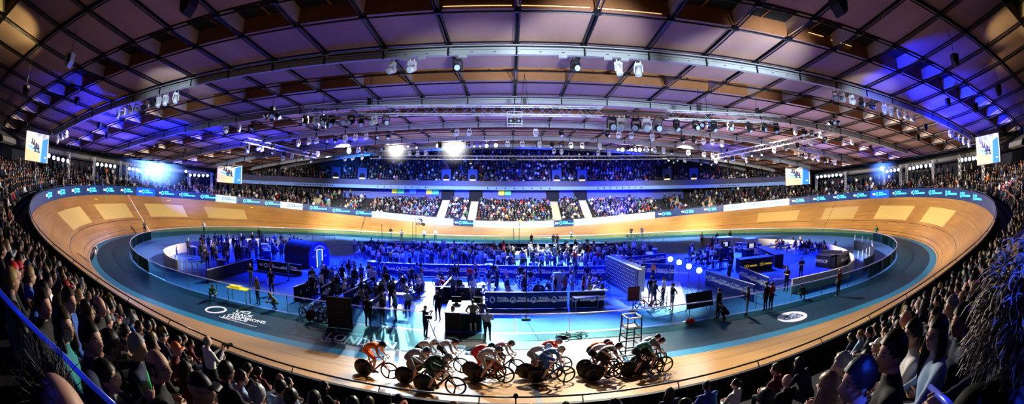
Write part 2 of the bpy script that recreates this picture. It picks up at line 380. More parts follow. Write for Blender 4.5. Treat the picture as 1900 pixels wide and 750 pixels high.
for i in range(NB):
    sa, sb = i*bl, (i+1)*bl; sm = (sa+sb)/2
    (xa, ya), na, da, za = edge(sa, .05); (xb, yb), nb, db, zb = edge(sb, .05); (xm, ym), nm, dm, zm = edge(sm)
    ta, tb = board_top(sa), board_top(sb)
    seen = ym > -24
    vs = []
    for k in range(5):
        s = sa+(sb-sa)*(.004+.992*k/4); P0, n0, d0, z0 = edge(s, .04); P1, _, _, _ = edge(s, .16); t = board_top(s)
        vs += [(P0[0], P0[1], z0-.06), (P0[0], P0[1], t), (P1[0], P1[1], t), (P1[0], P1[1], z0-1.5)]
    mb = MB(); Z0 = Vector((xm, ym, zm)); vs = [Vector(p)-Z0 for p in vs]
    fs = []; mi = []
    mb.add(vs, [(4*k, 4*k+4, 4*k+5, 4*k+1) for k in range(4)], 0)
    mb.add(vs, [(4*k+j, 4*k+4+j, 4*k+4+(j+1) % 4, 4*k+(j+1) % 4) for k in range(4) for j in (1, 2, 3)]+[(0, 1, 2, 3), (19, 18, 17, 16)], 1)
    lit = ym > 22 and abs(xm) < 27 and i % 5 != 2
    white2 = (-52 < xm < -36 and ym > 12 and i % 3 == 0) or (38 < xm < 46 and ym > 15)
    M_f = M_LEDW if (lit or white2) else (M_LEDB if i % 7 == 3 else M_LEDN)
    side = 'left' if xm < 0 else 'right'
    if seen:
        base = 'white-lit' if M_f is M_LEDW else ('bright blue' if M_f is M_LEDB else 'navy')
        o = mb.build('led_board', [M_f, M_BLK]); o.location = Z0
        far_cnt.setdefault((base, side), []).append(o)
        lo = link('league_logo', league_logo('slate' if M_f is M_LEDW else 'cyan'), o)
        tv = Vector((-(nm[1]), nm[0], 0)); y = Vector((nm[0], nm[1], 0))
        P = Vector((nm[0]*.0, nm[1]*.0, (board_top(sm)-zm)*.5+.02)); X = -tv
        X = y.cross(Vector((0, 0, 1)))
        lo.matrix_local = Matrix(((X.x, y.x, 0, P.x-y.x*(.0)+y.x*.0), (X.y, y.y, 0, P.y), (X.z, y.z, 1, P.z), (0, 0, 0, 1)))
        if M_f is not M_LEDW and i % 2:
            mb = MB(); c = M_RED if i % 4 == 1 else M_LY
            mb.box((.9, 0, -.42), (.9, .02, .07)); b2 = mb.build('colour_strip', c, o); b2.matrix_local = lo.matrix_local
    else:
        o = mb.build('track_barrier', [M_LEDN, M_BLK]); o.location = Z0
        far_cnt.setdefault(('near', side), []).append(o)
for (base, side), L in far_cnt.items():
    L.sort(key=lambda o: to_px(o.location)[0])
    for k, o in enumerate(L):
        w = ordinal(k, len(L))
        if base == 'near': tag(o, f'{w} low black trackside barrier from the left, {side} half of near side', 'barrier', 'black barriers along the near edge of the track')
        else: tag(o, f'{base} LED advertising board with league logo, {w} from left on {side} half', 'advertising board', 'LED boards round the top of the track')
# handrail with posts just above the boards, all the way round
NR = 24; rl = PER/NR
L = []
for i in range(NR):
    sa = i*rl; sm = sa+rl/2; (xm, ym), nm, dm, zm = edge(sm); Z0 = Vector((xm, ym, zm))
    pts = []
    for k in range(9):
        s = sa+rl*k/8; (x, y), n_, d_, z_ = edge(s, -.02 if ym < -10 else .1); pts.append(Vector((x, y, board_top(s)+.16))-Z0)
    mb = MB(); mb.path(pts, .028, 6); r = mb.build('handrail', M_RAIL, None, True); r.location = Z0
    for k in range(4):
        s = sa+rl*(k+.5)/4; (x, y), n_, d_, z_ = edge(s, .1); (x2, y2) = edge(s, -.02 if ym < -10 else .1)[0]; t = board_top(s)
        mb = MB(); mb.path([Vector((x, y, t-.1))-Z0, Vector((x, y, t+.06))-Z0, Vector((x2, y2, t+.16))-Z0], .018, 5); mb.build('post', M_RAIL, r, True)
    L.append(r)
L.sort(key=lambda o: math.atan2(o.location.x, -o.location.y))
for k, o in enumerate(L): tag(o, f'dark metal handrail length over the track boards, {ordinal(k, NR)} clockwise seen from above', 'handrail', 'handrail lengths round the track')

# ---- glass fence round the infield
def glass_mat(name, col, alpha, rough=.08):
    m = bpy.data.materials.new(name); m.use_nodes = True; nt = m.node_tree; N = nt.nodes; L = nt.links
    for n_ in list(N): N.remove(n_)
    out = N.new('ShaderNodeOutputMaterial'); tr = N.new('ShaderNodeBsdfTransparent'); tr.inputs[0].default_value = (*col, 1)
    gl = N.new('ShaderNodeBsdfGlossy'); gl.inputs['Roughness'].default_value = rough; df = N.new('ShaderNodeBsdfDiffuse'); df.inputs[0].default_value = (.03, .2, .24, 1)
    m1 = N.new('ShaderNodeMixShader'); m1.inputs[0].default_value = alpha; L.new(tr.outputs[0], m1.inputs[1]); L.new(df.outputs[0], m1.inputs[2])
    fr = N.new('ShaderNodeFresnel'); fr.inputs[0].default_value = 1.12; m2 = N.new('ShaderNodeMixShader')
    L.new(fr.outputs[0], m2.inputs[0]); L.new(m1.outputs[0], m2.inputs[1]); L.new(gl.outputs[0], m2.inputs[2]); L.new(m2.outputs[0], out.inputs[0])
    MATS[name] = m; return m
M_GLASS = glass_mat('green_glass', (.62, .92, .92), .05)
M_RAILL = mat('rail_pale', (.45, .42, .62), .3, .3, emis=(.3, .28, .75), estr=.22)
fence = empty('glass_fence', 'oval glass balustrade with pale handrail around the blue infield', 'fence', (0, -R2, 0))
o = Vector(fence.location)
NF = 80; fl = FPER/NF; GATE = {79, 0}
def s_of_px(px, py):
    P = on_z(px, py, 1.0); best = min(range(2000), key=lambda i: (fence_pt(FPER*i/2000)[0]-P[0])**2+(fence_pt(FPER*i/2000)[1]-P[1])**2); return FPER*best/2000
gs0, gs1 = s_of_px(794, 578), s_of_px(853, 581)
def rail_run(s0, s1):
    k = max(3, int((s1-s0)/.8)); mb = MB(); mb.path([Vector(fence_pt(s0+(s1-s0)*i/k, 1.03))-o for i in range(k+1)], .035, 6); mb.build('handrail', M_RAILL, fence, True)
L0 = gs1-(FPER if gs1 > FPER/2 else 0); 
rail_run(L0, L0+(FPER-(gs1-gs0)))
tot = FPER-(gs1-gs0); npan = 78; pl = tot/npan
for i in range(npan):
    a, b = L0+pl*i+.04, L0+pl*(i+1)-.04
    P, Q = Vector(fence_pt(a, 0))-o, Vector(fence_pt(b, 0))-o; mb = MB(); mb.beam(P+Vector((0, 0, .5)), Q+Vector((0, 0, .5)), .015, .94); mb.build('glass_panel', M_GLASS, fence)
    mb = MB(); p = Vector(fence_pt(L0+pl*i, 0))-o; mb.box((p.x, p.y, .5), (.03, .03, 1.0)); mb.build('post', M_RAIL, fence)
# ================================================================== STANDS, WALLS, ROOF
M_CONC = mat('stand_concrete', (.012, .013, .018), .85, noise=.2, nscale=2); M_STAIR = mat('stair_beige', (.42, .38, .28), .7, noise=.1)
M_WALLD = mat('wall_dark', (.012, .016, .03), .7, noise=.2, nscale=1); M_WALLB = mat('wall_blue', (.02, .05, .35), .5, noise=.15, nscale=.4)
prof = []
for k in range(14):
    o = 1+.8*k; prof += [(o-.4, k, 0), (o+.4, k, 0)]
def stand_pt(s, j):
    o, k, _ = prof[j]; (x, y), n, d, z = edge(s, o); return (x, y, stand_floor(s, 1+.8*k))
s2 = [i*PER/170 for i in range(170)]
def stand_v(s, v): return stand_pt(s, int(v))
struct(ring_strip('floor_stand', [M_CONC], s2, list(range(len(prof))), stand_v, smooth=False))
def ring_wall(name, m, s0, s1, o, zlo, zhi, n=40, kind=True, mats=None):
    V = []; F = []
    for i in range(n+1):
        s = s0+(s1-s0)*i/n; oo = o(s) if callable(o) else o; (x, y), nn, d, z = edge(s, oo)
        a = zlo(s, x, y) if callable(zlo) else zlo; b = zhi(s, x, y) if callable(zhi) else zhi
        V += [(x, y, a), (x, y, b)]
    mb = MB(); mb.add(V, [(2*i, 2*i+2, 2*i+3, 2*i+1) for i in range(n)])
    o_ = mb.build(name, m); return struct(o_) if kind else o_
q = PER/4
def wtop(s, x, y): return 21
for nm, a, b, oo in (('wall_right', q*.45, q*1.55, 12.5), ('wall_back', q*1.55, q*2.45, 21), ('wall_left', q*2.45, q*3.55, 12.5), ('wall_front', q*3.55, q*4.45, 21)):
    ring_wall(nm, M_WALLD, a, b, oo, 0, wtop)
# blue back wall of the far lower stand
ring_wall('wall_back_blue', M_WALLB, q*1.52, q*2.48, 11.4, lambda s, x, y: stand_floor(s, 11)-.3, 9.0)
mb = MB()
def stairs(x, w, name, y0=33.2):
    mb = MB(); s = (q*2-x) if True else 0
    for k in range(11):
        s = q*2-x; (px_, py_), n, d, z = edge(s, 1+.8*k); f = stand_floor(s, 1+.8*k)
        mb.box((px_, py_-.2, f+.1), (w, .4, .22)); mb.box((px_, py_+.2, f+.2), (w, .4, .42))
    return struct(mb.build(name, M_STAIR))
AISLE_PX = [640, 684, 821, 877, 1032, 1088, 1225, 1268]
AISLE_X = [float(on_y(p, 388, 37)[0]) for p in AISLE_PX]
for i, x in enumerate(AISLE_X): stairs(x, 1.5, f'trim_stair_{i+1}')
# dark door openings and coloured hoardings on the blue wall
M_DOOR = mat('door_dark', (.006, .007, .012), .8); M_HY = mat('hoarding_yellow', (.75, .65, .05), .5, emis=(.8, .7, .05), estr=.25); M_HG = mat('hoarding_green', (.08, .5, .25), .5, emis=(.05, .5, .25), estr=.2)
M_HB = mat('hoarding_blue', (.03, .15, .8), .5, emis=(.01, .1, .9), estr=.35)
for i, x in enumerate(AISLE_X):
    struct(MB().box((x, 43.55, 7.3), (2.6, .25, 2.2)).build(f'door_{i+1}', M_DOOR))
for i, (p0, p1, m, w) in enumerate([(727, 736, M_HY, 'yellow'), (737, 750, M_HG, 'green'), (791, 801, M_HY, 'yellow'), (802, 814, M_HG, 'green'), (925, 936, M_HY, 'yellow'), (937, 948, M_HG, 'green'), (699, 710, M_HB, 'bright blue'), (760, 772, M_HB, 'bright blue')]):
    X0, X1 = on_y(p0, 358, 43.4), on_y(p1, 358, 43.4)
    o = MB().box(((X0[0]+X1[0])/2, 43.4, 7.75), (X1[0]-X0[0], .08, 1.1)).build('hoarding', m)
    tag(o, f'{w} hoarding on blue wall behind far lower stand, {ordinal([0,0,1,1,2,2,0,1][i],3)} of that colour', 'hoarding')

# ---- upper tier crescents (far and near) with fascia
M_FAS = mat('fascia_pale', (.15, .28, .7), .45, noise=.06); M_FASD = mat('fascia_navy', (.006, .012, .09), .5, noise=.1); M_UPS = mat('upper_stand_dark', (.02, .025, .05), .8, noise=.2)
def upf(x, sgn): return sgn*(41-16*(abs(x)/57)**3)
def upn(x, sgn):
    h = .5; t = Vector((2*h, upf(x+h, sgn)-upf(x-h, sgn), 0)).normalized(); n = Vector((-t.y, t.x, 0))*sgn; return n
def upz(x, sgn): return 8.25-(.75 if sgn > 0 else 1.25)*(abs(x)/57)**2
def up_pt(x, sgn, o, dz):
    n = upn(x, sgn); return (x+n.x*o, upf(x, sgn)+n.y*o, upz(x, sgn)+dz)
XS = [-60+120*i/60 for i in range(61)]
def up_strip(name, m, prof, sgn, XS=XS):
    mb = MB(); k = len(prof)
    V = [up_pt(x, sgn, o, dz) for x in XS for o, dz in prof]
    mb.add(V, [(i*k+j, (i+1)*k+j, (i+1)*k+j+1, i*k+j+1) for i in range(len(XS)-1) for j in range(k-1)])
    return struct(mb.build(name, m))
UPR = [(0.5+.8*k, 1.0+.56*k) for k in range(13)]
for sgn, nm, XS_ in ((1, 'back', XS), (-1, 'front_left', XS[:8]), (-1, 'front_right', XS[-8:])):
    up_strip(f'trim_fascia_pale_{nm}', M_FAS, [(2.5, -.05), (0, 0), (-.05, .68)], sgn, XS_)
    up_strip(f'trim_fascia_dark_{nm}', M_FASD, [(-.1, .68), (-.12, 1.75), (.3, 1.8)], sgn, XS_)
    pr = []
    for o, dz in UPR: pr += [(o, dz), (o+.8, dz)]
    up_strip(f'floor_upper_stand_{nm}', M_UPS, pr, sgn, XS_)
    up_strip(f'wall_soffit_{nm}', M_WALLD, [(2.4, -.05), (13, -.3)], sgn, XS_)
# round dark lamps let into the far fascia
M_DOT = mat('fascia_dot', (.01, .012, .03), .5)
dots = []
for seg in ((533, 575), (580, 615), (905, 1020), (1345, 1390), (700, 790), (1110, 1190)):
    nn = 8
    for i in range(nn):
        px = seg[0]+(seg[1]-seg[0])*i/(nn-1); X = float(on_y(px, 348, 40.5)[0]); X = float(on_y(px, 348, upf(X, 1))[0])
        n = upn(X, 1); c = Vector((X, upf(X, 1), upz(X, 1)+.34))-n*.06
        mb = MB(); mb.cyl(c, c-n*.06, .13, 10); o = mb.build('fascia_downlight', M_DOT, None, True); dots.append((px, o))
dots.sort(key=lambda t: t[0])
for k, (px, o) in enumerate(dots): tag(o, f'small round dark port in the far pale balcony fascia, {ordinal(k, len(dots))} from left', 'port light', 'round ports in the balcony fascia')
# sponsor lettering on the dark balcony band is too soft to read: only the league rings are repeated
# vomitories
M_VOM = mat('vomitory_blue', (.02, .05, .2), .6, noise=.1); M_WARM = mat('warm_opening', (.5, .35, .15), .6, emis=(1, .72, .35), estr=.9)
for i, px in enumerate((502, 642, 684, 830, 878, 1032, 1078, 1225, 1267)):
    X = float(on_y(px, 325, 43)[0]); n = upn(X, 1); ang = math.atan2(-n.x, n.y); b = up_pt(X, 1, 1.5, 0); z = upz(X, 1)+1.1
    root = struct(MB().box((0, .9, 1.5), (1.9, 2.4, 3.0)).build(f'door_upper_{i+1}', M_VOM)); root.location = (b[0], b[1], z); root.rotation_euler = (0, 0, ang)
    pr = [(-.6, 0), (.6, 0), (.6, 1.3)]+[(.6*math.cos(a*PI/8), 1.3+.6*math.sin(a*PI/8)) for a in range(1, 8)]+[(-.6, 1.3)]
    MB().prism(pr, -.33, -.29).build('opening', M_WARM, root)
    MB().prism([(-.6, 1.0), (.6, 1.0), (.6, 1.35)]+[(.6*math.cos(a*PI/8), 1.35+.6*math.sin(a*PI/8)) for a in range(1, 8)]+[(-.6, 1.35)], -.37, -.335).build('opening_shade', M_DOOR, root)  # doorway lamplight painted as emission, dark plate for the unlit top

def ring_hit(px, py, o, z=8.0):
    best = None
    for i in range(700):
        s = PER*i/700; (x, y), n, d, zz = edge(s, o); p = to_px((x, y, z)); e = abs(p[0]-px)+abs(p[1]-py)*.5
        if y < -30: continue
        if best is None or e < best[0]: best = (e, s)
    return best[1]
# ---- turn fascias: pale ring canopy edge over the concourse at both ends
for nm, a, b in (('right', q*.62, ring_hit(1514, 322, 5.6, 8.8)), ('left', ring_hit(397, 320, 5.6, 8.8), q*3.38)):
    V = []; n_ = 36; mb = MB()
    for i in range(n_+1):
        s = a+(b-a)*i/n_
        for o, z in ((6.2, 8.35), (5.6, 8.55), (5.8, 9.0), (8.2, 9.6)): (x, y), n, d, zz = edge(s, o); V.append((x, y, z))
    mb.add(V, [(4*i+j, 4*i+4+j, 4*i+5+j, 4*i+1+j) for i in range(n_) for j in range(3)]); struct(mb.build(f'trim_canopy_{nm}', mat('canopy_grey', (.22, .22, .21), .6, noise=.1)))
    ring_wall(f'wall_concourse_{nm}', M_WALLD, a, b, 8.6, lambda s, x, y: 3, 10.5)
# lattice pillars with lamp bars in the turns
M_LAMPB = mat('lamp_lens_blue', (.6, .7, 1), .3, emis=(.62, .78, 1), estr=5); M_LAMPW = mat('lamp_lens_white', (1, 1, 1), .3, emis=(1, .98, .95), estr=14)
def lattice(mb, p, q_, w, seg=.5, r=.03, rl=.018, n=4):
    """square box truss from p to q_"""
    p, q_ = Vector(p), Vector(q_); d = (q_-p); Ln = d.length; d /= Ln; r0 = d.cross(Vector((0, 0, 1)))
    if r0.length < .1: r0 = Vector((1, 0, 0))
    r0.normalize(); u = r0.cross(d); C = [r0*(i*w/2)+u*(j*w/2) for i, j in ((-1, -1), (1, -1), (1, 1), (-1, 1))]
    for c in C: mb.path([p+c, q_+c], r, n, 0)
    k = max(1, int(Ln/seg))
    for i in range(k):
        a, b = p+d*(Ln*i/k), p+d*(Ln*(i+1)/k)
        for j in range(4):
            c0, c1 = C[j], C[(j+1) % 4]
            mb.path([a+c0, b+c1] if i % 2 else [a+c1, b+c0], rl, 3, 1)
PILL = []
for px, y0, y1, side in ((128, 286, 328, 'left'), (174, 300, 340, 'left'), (222, 303, 338, 'left'), (234, 303, 345, 'left'), (350, 315, 350, 'left'), (391, 322, 352, 'left'),
                   (1517, 322, 352, 'right'), (1567, 316, 346, 'right'), (1640, 310, 330, 'right'), (1672, 306, 330, 'right'), (1684, 302, 328, 'right'), (1731, 300, 325, 'right'), (1780, 286, 325, 'right'), (1824, 300, 326, 'right')):
    s = ring_hit(px, y1, 4.6, 6.5); (x, y), n, d, z = edge(s, 4.6); f = stand_floor(s, 4.6)
    mb = MB(); lattice(mb, (x, y, f), (x, y, 9.0), .32, .4, .035, .02); o = mb.build('truss_pillar', [M_WHITE, M_STEEL]); PILL.append((px, o, side))
for side in ('left', 'right'):
    L = sorted([t for t in PILL if t[2] == side], key=lambda t: t[0])
    for k, (px, o, _) in enumerate(L): tag(o, f'white lattice truss pillar on the {side} turn concourse, {ordinal(k, len(L))} from left', 'pillar', 'white truss pillars')

# ---- roof: plywood panels between a cable grid, deep skylight slots, catwalks
def ply_mat():
    m = mat('roof_plywood', (.28, .19, .17), .65, spec=.25); nt = m.node_tree; N = nt.nodes; L = nt.links; b = N['Principled BSDF']
    tc = N.new('ShaderNodeTexCoord'); n = N.new('ShaderNodeTexNoise'); n.inputs['Scale'].default_value = .25; n.inputs['Detail'].default_value = 6
    mp = N.new('ShaderNodeMapping'); mp.inputs['Scale'].default_value = (1, .15, 1); L.new(tc.outputs['Object'], mp.inputs[0]); L.new(mp.outputs[0], n.inputs['Vector'])
    r = N.new('ShaderNodeValToRGB'); r.color_ramp.elements[0].color = (.22, .135, .115, 1); r.color_ramp.elements[1].color = (.36, .245, .215, 1); r.color_ramp.elements[0].position = .3; r.color_ramp.elements[1].position = .7
    L.new(n.outputs['Fac'], r.inputs['Fac']); L.new(r.outputs['Color'], b.inputs['Base Color']); return m
M_PLY = ply_mat(); M_GLU = mat('roof_glulam', (.24, .105, .045), .6, noise=.2, nscale=1.5); M_FIN = mat('roof_fin', (.52, .42, .34), .6, noise=.1)
M_SKY = mat('roof_void', (.006, .006, .008), .9); M_CAB = mat('roof_cable', (.02, .022, .03), .4, .6)
GX = [-.25+3.6*k for k in range(-16, 17)]
CATY = [-21.3+10.7*k for k in range(-2, 8)]
mb = MB()
def rp(x, y, dz=0): return (x, y, roof_z(x, y)+dz)
for c in CATY:
    for y0, y1, kind in ((c, c+4.3, 0), (c+4.3, c+6.8, 1), (c+6.8, c+10.7, 0)):
        for i in range(len(GX)-1):
            x0, x1 = GX[i], GX[i+1]
            if kind == 0:
                g = .1; a, b, c_, d_ = rp(x0+g, y0+g), rp(x1-g, y0+g), rp(x1-g, y1-g), rp(x0+g, y1-g)
                mb.quad(a, d_, c_, b, 0)
                mb.quad(rp(x0, y0, .12), rp(x0, y1, .12), rp(x1, y1, .12), rp(x1, y0, .12), 3)
            else:
                H = .8
                mb.quad(rp(x0, y1, -.05), rp(x1, y1, -.05), rp(x1, y1, H), rp(x0, y1, H), 1)
                mb.quad(rp(x1, y0, -.05), rp(x0, y0, -.05), rp(x0, y0, H), rp(x1, y0, H), 1)
                mb.quad(rp(x0, y0, H), rp(x0, y1, H), rp(x1, y1, H), rp(x1, y0, H), 3)
                mb.box(None, (1, 1, 1), 0, 2, Matrix.Translation(((x0), (y0+y1)/2, roof_z(x0, (y0+y1)/2)+H/2-.03)) @ Matrix.Diagonal((.08, y1-y0, H, 1)))
                xm = (x0+x1)/2; mb.box(None, (1, 1, 1), 0, 1, Matrix.Translation((xm, (y0+y1)/2, roof_z(xm, (y0+y1)/2)+H-.08)) @ Matrix.Diagonal((.09, y1-y0, .14, 1)))
ceil = struct(mb.build('ceiling', [M_PLY, M_GLU, M_FIN, M_SKY]))
ti = 1
for x in GX:
    mb = MB()
    for dx in (-.1, .1):
        ys = [CATY[0]+i*2.14 for i in range(int((CATY[-1]+10.7-CATY[0])/2.14)+1)]
        mb.path([rp(x+dx, y, -.16) for y in ys], .04, 5)
    for c in CATY:
        for y in (c, c+4.3, c+6.8): mb.box(rp(x, y, -.16), (.34, .2, .22))
    struct(mb.build(f'trim_{ti}', M_CAB)); ti += 1
for c in CATY:
    for y in (c, c+4.3, c+6.8):
        mb = MB(); 
        for dy in ((-.09, .09) if y == c else (0,)): mb.path([rp(GX[0]+i*1.8, y+dy, -.22) for i in range(65)], .05, 5)
        struct(mb.build(f'trim_{ti}', M_CAB)); ti += 1
M_CATW = mat('catwalk_grey', (.28, .31, .34), .45, .2, noise=.12, nscale=.6); M_CATD = mat('catwalk_dark', (.05, .055, .07), .6)  # dark grey for the beam line, cable slots and lamp bar
CW = {}
CWN = {1: 'nearest', 2: 'second nearest', 3: 'middle', 4: 'fourth', 5: 'fifth', 6: 'furthest'}
def cw_z(x, c): return roof_z(x, c)-.55
for k, c in enumerate(CATY[2:8]):
    root = empty('lighting_catwalk', f'{CWN[k+1]} curved metal lighting catwalk hung under the timber roof', 'catwalk', (0, c, cw_z(0, c)), 0, 'roof catwalks')
    o = Vector(root.location)
    xs = [-46+1.84*i for i in range(51)]
    mb = MB(); P = []
    for x in xs:
        z = cw_z(x, c)
        P += [(x, c-.13, z+.2), (x, c-.13, z+.1), (x, c-.13, z+.07), (x, c-.13, z-.2), (x, c+.13, z-.2), (x, c+.13, z+.2)]
    P = [Vector(p)-o for p in P]
    mb.add(P, [(6*i+j, 6*i+6+j, 6*i+6+(j+1) % 6, 6*i+(j+1) % 6) for i in range(50) for j in (0, 1, 2, 3, 4)], 0)
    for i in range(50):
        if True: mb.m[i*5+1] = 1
    mb.build('beam', [M_CATW, M_CATD], root)
    mb = MB(); mb.path([Vector((x, c-.2, cw_z(x, c)+.3))-o for x in xs], .035, 5); mb.build('handrail', M_CATW, root, True)
    for x in GX:
        if abs(x) < 44:
            mb = MB(); z = cw_z(x, c); mb.box(Vector((x, c-.16, z+.1))-o, (.09, .06, .7)); mb.build('hanger', M_CAB, root)
    CW[k+1] = (c, root)
    if k == 0:
        for px in (858, 1045, 1129, 1160, 782, 749): 
            X = float(on_y(px, 102, c-.3)[0]); mb = MB(); mb.box(Vector((X, c-.1, cw_z(X, c)-.29))-o, (.45, .2, .16)); mb.build('junction_box', M_CATW, root)
        for x in [-17+1.2*i for i in range(29)]: MB().box(Vector((x, c-.14, cw_z(x, c)-.06))-o, (.16, .03, .04)).build('cable_slot', M_CATD, root)
# thin warm emissive strips along the nearest skylight slot
for i, (p, r_) in enumerate((((822, 12), (950, 10)), ((962, 10), (1095, 14)), ((1106, 15), (1228, 26)), ((1500, 60), (1528, 68)), ((1542, 74), (1580, 86)))):
    a, b = on_y(*p, -25.3), on_y(*r_, -25.3)
    o = MB().beam(a, b, .03, .035).build('emissive_strip', mat('strip_warm', (.9, .7, .4), .4, emis=(1, .72, .32), estr=.7))
    tag(o, f'warm strip lamp in the dark roof slot near top edge, {ORD[i]} from left', 'strip lamp')
# ================================================================== RIGGING, LAMPS, SCREENS
M_LBODY = mat('lamp_body', (.025, .028, .035), .4, .3, noise=.1); M_LSIL = mat('lamp_silver', (.7, .75, .8), .35, .3, noise=.1)
M_LENS = mat('lamp_lens', (.35, .45, .6), .15, emis=(.4, .6, 1), estr=.12)
def stage_light(silver, tilt, lit=None, sc=1):
    """a moving head: base box, yoke arms, barrel head with a lens"""
    mb = MB(); mb.box((0, 0, -.06), (.34, .26, .12)); mb.box((-.2, 0, -.28), (.05, .12, .36)); mb.box((.2, 0, -.28), (.05, .12, .36)); mb.cyl((-.12, 0, 0), (-.12, 0, .12), .03, 6); mb.cyl((.12, 0, 0), (.12, 0, .12), .03, 6)
    base = mb.build('stage_light', M_LSIL if silver else M_LBODY)
    d = Vector((0, -math.cos(tilt), -math.sin(tilt))); c = Vector((0, 0, -.38))
    mb = MB(); mb.path([c-d*.24, c-d*.2, c+d*.02, c+d*.22, c+d*.24], [.08, .14, .16, .17, .15], 12); mb.build('head', M_LSIL if silver else M_LBODY, base, True)
    mb = MB(); mb.path([c+d*.235, c+d*.25], [.14, .13], 12); mb.build('lens', lit or M_LENS, base)
    return base
PROT = [stage_light(True, .35), stage_light(False, .9), stage_light(True, 1.2), stage_light(False, .3)]
for p in PROT: p['proto'] = 1
used = set()
def put_light(x, y, z, kind, sc=1.0, rz=0):
    o = PROT[kind] if kind not in used else dup(PROT[kind]); used.add(kind)
    o.location = (x, y, z); o.scale = (sc,)*3; o.rotation_euler = (0, 0, rz); return o
def label_row(L, fmt, grp, cat='stage light'):
    L.sort(key=lambda o: to_px(o.matrix_basis.translation)[0])
    for k, o in enumerate(L): tag(o, fmt.format(ordinal(k, len(L))), cat, grp)
ROWS = {
 1: [728, 765, 850, 1067, 1147, 1184, 220, 230, 243, 255, 268, 283, 296, 309, 328, 1548, 1561, 1579, 1597, 1617, 1640, 1652, 1667, 1680, 1692, 1763, 1772, 1780, 1787, 1797, 108, 116, 124],
 2: [1475, 1490, 1505, 1522, 420, 445, 470, 1560, 1580],
 3: [848, 871, 994, 1041, 1127, 1148, 1171, 1210, 1266, 1287, 1305, 1321, 1339, 721, 700, 680, 660, 641, 623, 607, 588, 574, 554, 507, 1483, 1495, 1507, 1518, 1529, 1540, 1549, 480, 460],
 4: [816, 869, 942, 969, 1001, 1024, 1042, 1059, 1080, 1113, 1165, 1182, 1199, 1214, 1231, 1246, 1277, 1306, 1322, 1334, 680, 711, 665, 648, 590, 577, 545, 525, 1360, 1385],
 5: [1028, 1042, 1074, 1089, 640, 655, 672, 690, 705, 760, 775, 790, 1240, 1255, 1270, 1110, 1130, 1300, 1318]}
YG = {1: 110, 2: 205, 3: 240, 4: 260, 5: 270}
for k, L in ROWS.items():
    c = CW[k][0]; row = []
    for i, px in enumerate(L):
        py = YG[k]
        for _ in range(6):
            X = float(on_y(px, py, c)[0]); Z = cw_z(X, c)-.35; py = to_px((X, c, Z))[1]
        row.append(put_light(X, c, Z-.08, [0, 3, 2, 0, 1][(i*7+k) % 5] if k > 1 else [0, 0, 3, 3, 2, 2, 2, 0][i % 8], {1: 1.15, 2: 1.1, 3: 1.15, 4: 1.2, 5: 1.2}[k], (i % 5-2)*.3))
    label_row(row, 'moving-head stage light under the '+CWN[k]+' curved catwalk, {} from left', f'stage lights under the {CWN[k]} catwalk')
# box truss hung over the infield
M_TRUSS = mat('truss_alu', (.75, .78, .8), .4, .2, noise=.05)
TZ = 12.3
def truss(name, a, b, label, w=.55):
    a, b = Vector(a), Vector(b); c = (a+b)/2; root = empty(name, label, 'truss', c, 0)
    mb = MB(); lattice(mb, a-c, b-c, w, .6, .035, .018); o = mb.build('chords', [M_TRUSS, M_STEEL], root)
    k = max(2, int((b-a).length/8))
    for i in range(k):
        p = a+(b-a)*((i+.5)/k); mb = MB(); h = roof_z(p.x, p.y)-.2
        mb.path([p-c+Vector((-.25, 0, .3)), Vector((p.x, p.y, h))-c], .012, 4); mb.path([p-c+Vector((.25, 0, .3)), Vector((p.x, p.y, h))-c], .012, 4); mb.build('hoist_chain', M_CAB, root)
        mb = MB(); mb.box(p-c+Vector((0, 0, .55)), (.25, .2, .5)); mb.build('hoist_motor', M_LBODY, root)
    return a, b
ZF = 12.45
def trz(p, z=TZ): return Vector(on_z(*p, z))
T1 = truss('lighting_truss', trz((560, 206), ZF), trz((1118, 208), ZF), 'long white lattice truss hanging across the middle under second catwalk')
T2 = truss('lighting_truss', trz((1236, 213), ZF), trz((1452, 222), ZF), 'white lattice truss on right, continuing the front line after the gap')
T3 = truss('lighting_truss', trz((688, 291), 12.9), trz((1302, 291), 12.9), 'thin lattice truss straight across in front of far upper tier')
T4 = truss('lighting_truss', trz((450, 258), 12.2), trz((584, 290), 12.2), 'lattice truss receding on left side toward far upper tier')
T5 = truss('lighting_truss', trz((1322, 292), 12.2), trz((1545, 244), 12.2), 'lattice truss receding on right side toward far upper tier')
def along(a, b, n, nm, kinds, sc=1.1, j=.15):
    L = []
    for i in range(n):
        p = a+(b-a)*((i+.5)/n); L.append(put_light(p.x+rnd.uniform(-j, j), p.y, p.z-.36, kinds[i % len(kinds)], sc, rnd.uniform(-.6, .6)))
    label_row(L, 'moving-head light under the '+nm+', {} from left', f'stage lights under the {nm}')
along(T1[0], T1[0]+(T1[1]-T1[0])*.32, 9, 'left end of the long middle truss', [1, 0, 3])
along(T1[1]+(T2[0]-T1[1])*.02, T1[1]+(T2[0]-T1[1])*.98, 5, 'gap between the two front trusses', [3, 0], 1.5)
along(T2[0], T2[1], 7, 'right front truss', [1, 3], 1.2); along(T4[0], T4[1], 7, 'left receding truss', [1, 0, 3]); along(T5[0], T5[1], 11, 'right receding truss', [0, 3, 1])
along(T3[0], T3[1], 5, 'far straight truss', [1], 1.0)
